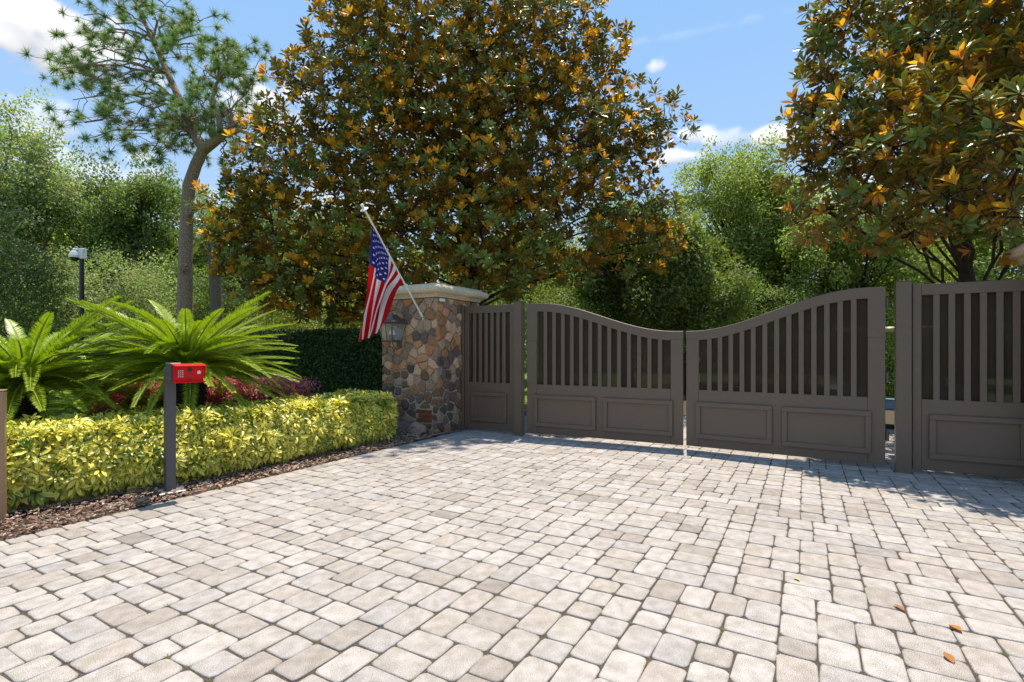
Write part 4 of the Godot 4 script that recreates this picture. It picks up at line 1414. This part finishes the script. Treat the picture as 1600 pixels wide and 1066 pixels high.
func lantern_and_cameras() -> void:
	# face frame of the pillar front
	var face := func(t: float, y: float) -> Vector3: return Vector3(-1.265, 0, -8.68) - GA * t + Vector3.UP * y
	var l := thing("wall_lantern", "aged bronze tapered glass lantern on the stone pillar", "lantern", face.call(0.81, 1.60) - GP * 0.22, GATE_TURN)
	var b := MB.new()
	var hb := 0.115
	var ht := 0.165
	for k in 4:
		var s: Vector2 = [Vector2(-1, 1), Vector2(1, 1), Vector2(1, -1), Vector2(-1, -1)][k]
		var t: Vector2 = [Vector2(-1, 1), Vector2(1, 1), Vector2(1, -1), Vector2(-1, -1)][(k + 1) % 4]
		b.tube([Vector3(s.x * hb, 0, s.y * hb), Vector3(s.x * ht, 0.30, s.y * ht)], [0.009, 0.009], 5)
		b.tube([Vector3(s.x * hb, 0, s.y * hb), Vector3(t.x * hb, 0, t.y * hb)], [0.011, 0.011], 5)
		b.tube([Vector3(s.x * ht, 0.30, s.y * ht), Vector3(t.x * ht, 0.30, t.y * ht)], [0.011, 0.011], 5)
		var g := MB.new()
		g.quad(Vector3(s.x * hb, 0, s.y * hb), Vector3(t.x * hb, 0, t.y * hb), Vector3(t.x * ht, 0.30, t.y * ht), Vector3(s.x * ht, 0.30, s.y * ht))
		part("pane", g.mesh(M.glass), l)
	b.box(Vector3(0, 0.15, ht * 0.87), Vector3(0.011, 0.30, 0.01), 0.002, Basis(Vector3.RIGHT, 0.165))
	part("frame", b.mesh(M.bronze), l)
	b = MB.new()
	b.loft(Vector3.ZERO, [Vector3(0.185, 0.185, 0.305), Vector3(0.19, 0.19, 0.318), Vector3(0.12, 0.12, 0.37), Vector3(0.08, 0.08, 0.43), Vector3(0.065, 0.065, 0.45)])
	b.lathe(Vector3(0, 0.45, 0), [Vector2(0.03, 0), Vector2(0.02, 0.025), Vector2(0, 0.035)], 10)
	part("roof", b.mesh(M.bronze), l)
	b = MB.new()
	b.box(Vector3(0, -0.012, 0), Vector3(0.25, 0.022, 0.25), 0.005)
	part("base", b.mesh(M.bronze), l)
	b = MB.new()
	b.box(Vector3(0, 0.14, -0.2), Vector3(0.13, 0.5, 0.03), 0.006)
	b.tube([Vector3(0, -0.13, -0.2), Vector3(0, -0.15, -0.12), Vector3(0, -0.1, -0.05), Vector3(0, -0.01, 0)], [0.01, 0.01, 0.01, 0.01], 6)
	b.tube([Vector3(0, 0.4, -0.2), Vector3(0, 0.42, -0.1)], [0.012, 0.012], 6)
	part("backplate", b.mesh(M.bronze), l)
	for s in [-0.04, 0.04]:
		b = MB.new()
		b.lathe(Vector3(s, 0.0, 0), [Vector2(0.014, 0), Vector2(0.014, 0.1), Vector2(0.012, 0.1)], 8)
		var cd := part("candle_sleeve", b.mesh(M.bronze), l)
		b = MB.new()
		b.lathe(Vector3(s, 0.1, 0), [Vector2(0.012, 0), Vector2(0.02, 0.03), Vector2(0.016, 0.06), Vector2(0.004, 0.085), Vector2(0, 0.09)], 10)
		part("bulb", b.mesh(M.white), cd)
	# bullet camera at the outer pillar edge
	var c := thing("security_camera", "small white turret camera on the outer edge of the stone pillar", "camera", face.call(1.19, 2.1) - GP * 0.05, GATE_TURN - 0.3)
	b = MB.new()
	b.lathe(Vector3(0, 0, -0.03), [Vector2(0, 0), Vector2(0.055, 0.0), Vector2(0.055, 0.03), Vector2(0.03, 0.045)], 14, Basis(Vector3.RIGHT, PI / 2))
	part("mount", b.mesh(M.white), c)
	b = MB.new()
	b.lathe(Vector3(0, 0, 0.05), [Vector2(0, -0.062), Vector2(0.04, -0.05), Vector2(0.062, -0.015), Vector2(0.06, 0.03), Vector2(0.04, 0.045)], 16, Basis(Vector3.UP, -0.6) * Basis(Vector3.RIGHT, PI / 2))
	part("shell", b.mesh(M.white), c)
	b = MB.new()
	b.lathe(Vector3(0, 0, 0.05), [Vector2(0.042, 0.043), Vector2(0.02, 0.05), Vector2(0, 0.052)], 14, Basis(Vector3.UP, -0.6) * Basis(Vector3.RIGHT, PI / 2))
	part("lens", b.mesh(M.black), c)
	var sb := MB.new()
	sb.box(Vector3.ZERO, Vector3(0.13, 0.055, 0.04), 0.008)
	sb.box(Vector3(0.01, -0.015, 0.025), Vector3(0.06, 0.03, 0.02), 0.006)
	var so := part(numbered("sensor_box"), sb.mesh(M.white), self, Transform3D(Basis(Vector3.UP, GATE_TURN + PI / 2), face.call(0.0, 2.29) + GP * 0.1 + GA * 0.03))
	tag(so, "tiny white sensor box tucked under the pillar cap", "sensor")
	# dome camera on its black pole
	var at := W(127.5, HZ, 12.0)
	var p := thing("camera_pole", "tall black pole carrying a white dome camera", "pole", Vector3(at.x, -0.07, at.z))
	var topy := EYE + (HZ - 400.0) / F * 12.0
	b = MB.new()
	b.tube([Vector3.ZERO, Vector3(0, topy, 0)], [0.052, 0.045], 12)
	part("shaft", b.mesh(M.black), p)
	b = MB.new()
	b.lathe(Vector3.ZERO, [Vector2(0.14, 0), Vector2(0.14, 0.03), Vector2(0.06, 0.05)], 12)
	part("base_flange", b.mesh(M.black), p)
	var dc := thing("dome_camera", "white dome camera with dark bubble on top of black pole", "camera", Vector3(at.x, topy - 0.07, at.z))
	b = MB.new()
	b.box(Vector3(0.02, 0.12, 0), Vector3(0.12, 0.25, 0.12), 0.015)
	b.box(Vector3(-0.09, 0.21, 0.03), Vector3(0.16, 0.07, 0.09), 0.02)
	part("mount_box", b.mesh(M.white), dc)
	b = MB.new()
	b.lathe(Vector3(-0.11, 0.02, 0.06), [Vector2(0.115, 0), Vector2(0.115, 0.05), Vector2(0.09, 0.12), Vector2(0.05, 0.16), Vector2(0, 0.17)], 18)
	part("hood", b.mesh(M.white), dc)
	b = MB.new()
	b.lathe(Vector3(-0.11, 0.02, 0.06), [Vector2(0, -0.085), Vector2(0.05, -0.075), Vector2(0.085, -0.035), Vector2(0.095, 0)], 18)
	part("bubble", b.mesh(M.black), dc)

func keypad() -> void:
	var at := Vector3(-3.44, 0, -5.165)
	var turn := atan2(0.74, 0.67)                 # faces arriving drivers
	var p := thing("intercom_post", "charcoal square intercom post bolted beside the yellow hedge", "post", at, turn)
	var b := MB.new()
	b.box(Vector3(0, 0.62, 0), Vector3(0.088, 1.30, 0.088), 0.006)
	part("shaft", b.mesh(M.post), p)
	b = MB.new()
	b.box(Vector3(0, 0.034, 0), Vector3(0.24, 0.016, 0.24), 0.004)
	part("base_plate", b.mesh(M.steel), p)
	for s in [[-1, -1], [1, -1], [-1, 1], [1, 1]]:
		b = MB.new()
		b.lathe(Vector3(s[0] * 0.09, 0.042, s[1] * 0.09), [Vector2(0.014, 0), Vector2(0.014, 0.012), Vector2(0.007, 0.012), Vector2(0.007, 0.03), Vector2(0, 0.03)], 6)
		part("bolt", b.mesh(M.steel), p)
	b = MB.new()
	b.box(Vector3(0.0, 1.225, 0.12), Vector3(0.095, 0.19, 0.16), 0.005)
	part("arm", b.mesh(M.post), p)
	b = MB.new()
	b.box(Vector3(0, 1.195, 0.0445), Vector3(0.05, 0.012, 0.003), 0.001)
	part("name_plate", b.mesh(M.steel), p)
	var o := at + Basis(Vector3.UP, turn) * Vector3(0.10, 1.215, 0.22)
	var k := thing("intercom_box", "bright red intercom box with keypad and camera lens", "intercom", o, turn)
	b = MB.new()
	b.box(Vector3(0, 0, 0), Vector3(0.30, 0.19, 0.10), 0.006)
	part("housing", b.mesh(M.red), k)
	b = MB.new()
	b.box(Vector3(0, 0.10, 0.025), Vector3(0.325, 0.014, 0.17), 0.004, Basis(Vector3.RIGHT, 0.10))
	b.box(Vector3(0.158, 0.03, 0.062), Vector3(0.008, 0.125, 0.05), 0.002)
	b.box(Vector3(-0.158, 0.03, 0.062), Vector3(0.008, 0.125, 0.05), 0.002)
	part("hood", b.mesh(M.red), k)
	b = MB.new()
	b.box(Vector3(0, -0.098, 0.015), Vector3(0.31, 0.016, 0.135), 0.004)
	part("lower_lip", b.mesh(M.red), k)
	for r in 4:
		for c in 3:
			b = MB.new()
			b.box(Vector3(-0.112 + c * 0.021, 0.035 - r * 0.023, 0.052), Vector3(0.014, 0.014, 0.008), 0.002)
			part("key", b.mesh(M.steel), k)
	b = MB.new()
	b.lathe(Vector3(0.005, 0.045, 0.05), [Vector2(0.024, 0), Vector2(0.024, 0.008), Vector2(0.018, 0.01), Vector2(0, 0.006)], 16, Basis(Vector3.RIGHT, PI / 2))
	part("lens", b.mesh(M.black), k)
	for r in 4:
		b = MB.new()
		b.box(Vector3(0.005, -0.012 - r * 0.011, 0.0515), Vector3(0.04, 0.004, 0.003), 0.001)
		part("speaker_slot", b.mesh(M.gate_dark), k)
	b = MB.new()
	b.box(Vector3(0.005, -0.066, 0.0515), Vector3(0.045, 0.012, 0.003), 0.001)
	part("card_slot", b.mesh(M.black), k)
	b = MB.new()
	b.lathe(Vector3(0.1, 0.012, 0.05), [Vector2(0.02, 0), Vector2(0.02, 0.002), Vector2(0, 0.002)], 14, Basis(Vector3.RIGHT, PI / 2))
	part("sticker", b.mesh(M.white), k)
	k.scale = Vector3.ONE * 0.84
	# tan post at the near end of the hedge
	var t := thing("tan_post", "tan painted square post at the end of the yellow hedge", "post", Vector3(-4.268, 0, -4.26), 0.62)
	b = MB.new()
	b.box(Vector3(0, 0.54, 0), Vector3(0.10, 1.14, 0.10), 0.006)
	part("shaft", b.mesh(M.tan), t)
	b = MB.new()
	b.box(Vector3(0, 1.114, 0), Vector3(0.106, 0.01, 0.106), 0.003)
	part("post_cap", b.mesh(M.tan), t)

# ---------------------------------------------------------------- small things
func small_things() -> void:
	rng.seed = 1700
	# bark mulch and leaf litter in the bed
	var chip := MB.new()
	chip.col = Color(1, 1, 1)
	chip.box(Vector3.ZERO, Vector3(0.036, 0.007, 0.014), 0.002)
	var dry := MB.new()
	dry.leaf(Vector3(-0.05, 0, 0), Vector3.RIGHT, Vector3.UP, 0.10, 0.045, 4, -0.12, 0.5, Color(1, 1, 1), Color(0.9, 0.85, 0.8))
	var cm := mat(Color.WHITE, 0.95, {"vc": true, "spec": 0.2})
	var dm := mat(Color.WHITE, 0.8, {"vc": true, "back": Color(0.5, 0.4, 0.25), "spec": 0.3})
	var xa := []
	var ca := []
	var xb := []
	var cb := []
	for k in 11000:
		var v := rf(-8.2, -0.3)
		var u := -1.12 - pow(rng.randf(), 1.3) * 1.1 + 0.03 * rf(-1, 1)
		if v > -0.95: u = -1.16 - rng.randf() * 0.1
		var bs := Basis(Vector3.UP, rf(0, TAU)) * Basis(Vector3.RIGHT, rf(-0.35, 0.35)) * Basis(Vector3.BACK, rf(-0.3, 0.3))
		var y := 0.012 + rf(0, 0.022) + minf(-u - 1.135, 0.8) * 0.05
		var s := rf(0.35, 1.15)
		xa.append(Transform3D(bs.scaled_local(Vector3(s, 1, s * rf(0.6, 1.4))), UV(u, v, y)))
		var t := rf(0.45, 1.5)
		ca.append(Color(0.28 * t, 0.185 * t, 0.14 * t) if rng.randf() < 0.6 else Color(0.34 * t, 0.27 * t, 0.21 * t))
		if k % 16 == 0:
			xb.append(Transform3D(bs.scaled_local(Vector3.ONE * rf(0.4, 0.95)), UV(u, v, y + 0.01)))
			cb.append(Color(0.27 * t, 0.165 * t, 0.11 * t))
	var mu := many("mulch_chips", chip.mesh(cm), xa, ca, self)
	mu.set_meta("kind", "stuff")
	tag(mu, "brown bark mulch along the paver edge", "mulch")
	var li := many("leaf_litter", dry.mesh(dm), xb, cb, self)
	li.set_meta("kind", "stuff")
	tag(li, "dry fallen leaves scattered on the mulch bed", "leaf litter")
	# grit and moss in the joints
	# fallen leaves on the pavers
	var names := ["curled orange magnolia leaf lying on the pavers", "second orange magnolia leaf on pavers beside the curled one", "flat brown leaf scrap on the pavers", "yellow leaf scrap in a paver joint"]
	var spots := [[1493, 983, 0.085, Color(0.42, 0.17, 0.03)], [1483, 1030, 0.08, Color(0.35, 0.16, 0.05)], [1405, 951, 0.065, Color(0.32, 0.15, 0.06)], [1245, 906, 0.05, Color(0.5, 0.48, 0.03)]]
	for k in 4:
		var q: Array = spots[k]
		var d: float = F * EYE / (q[1] - HZ)
		var b := MB.new()
		b.leaf(Vector3(-q[2] / 2, 0, 0), Vector3.RIGHT, Vector3.UP, q[2], q[2] * 0.5, 5, -0.12, 0.45, q[3], q[3])
		var o := part(numbered("fallen_leaf"), b.mesh(dm), self, Transform3D(Basis(Vector3.UP, rf(0, TAU)), Vector3((q[0] - 800.0) / F * d, 0.002, -d)))
		tag(o, names[k], "leaf", "fallen leaves on the drive")
	parked_cart()

func parked_cart() -> void:
	var at := W(1396, HZ, 9.6)
	var c := thing("utility_cart", "open utility cart with tan roof parked behind the gate gap", "cart", Vector3(at.x, -0.0, at.z), 0.9)
	var blue := mat(L(0.16, 0.24, 0.34), 0.3)
	var b := MB.new()
	b.box(Vector3(0, 0.42, 0), Vector3(1.1, 0.14, 2.1), 0.04)
	b.box(Vector3(0, 0.62, 0.85), Vector3(1.05, 0.38, 0.45), 0.1)
	b.box(Vector3(0, 0.6, -0.75), Vector3(1.08, 0.34, 0.6), 0.08)
	part("body", b.mesh(blue), c)
	b = MB.new()
	b.box(Vector3(0, 0.82, -0.4), Vector3(1.0, 0.12, 0.5), 0.05)
	b.box(Vector3(0, 1.08, -0.68), Vector3(1.0, 0.42, 0.1), 0.04)
	part("seat", b.mesh(M.black), c)
	b = MB.new()
	b.box(Vector3(0, 1.82, 0), Vector3(1.15, 0.07, 1.75), 0.03)
	part("roof", b.mesh(mat(L(0.45, 0.40, 0.22), 0.5)), c)
	for s in [[-1, 0.72], [1, 0.72], [-1, -0.78], [1, -0.78]]:
		b = MB.new()
		b.tube([Vector3(s[0] * 0.5, 0.7, s[1]), Vector3(s[0] * 0.5, 1.8, s[1] * 0.9)], [0.018, 0.018], 8)
		part("roof_post", b.mesh(M.black), c)
	b = MB.new()
	b.quad(Vector3(-0.5, 0.82, 0.74), Vector3(0.5, 0.82, 0.74), Vector3(0.5, 1.77, 0.68), Vector3(-0.5, 1.77, 0.68))
	part("windscreen", b.mesh(M.glass), c)
	for s in [[-1, 0.75], [1, 0.75], [-1, -0.75], [1, -0.75]]:
		b = MB.new()
		b.lathe(Vector3(s[0] * 0.5, 0.23, s[1]), [Vector2(0.1, -0.08), Vector2(0.21, -0.08), Vector2(0.23, -0.05), Vector2(0.23, 0.05), Vector2(0.21, 0.08), Vector2(0.1, 0.08)], 18, Basis(Vector3.BACK, PI / 2))
		var w := part("wheel", b.mesh(M.black), c)
		b = MB.new()
		b.lathe(Vector3(s[0] * 0.5, 0.23, s[1]), [Vector2(0, -0.07), Vector2(0.1, -0.06), Vector2(0.1, 0.06), Vector2(0, 0.07)], 14, Basis(Vector3.BACK, PI / 2))
		part("rim", b.mesh(M.steel), w)
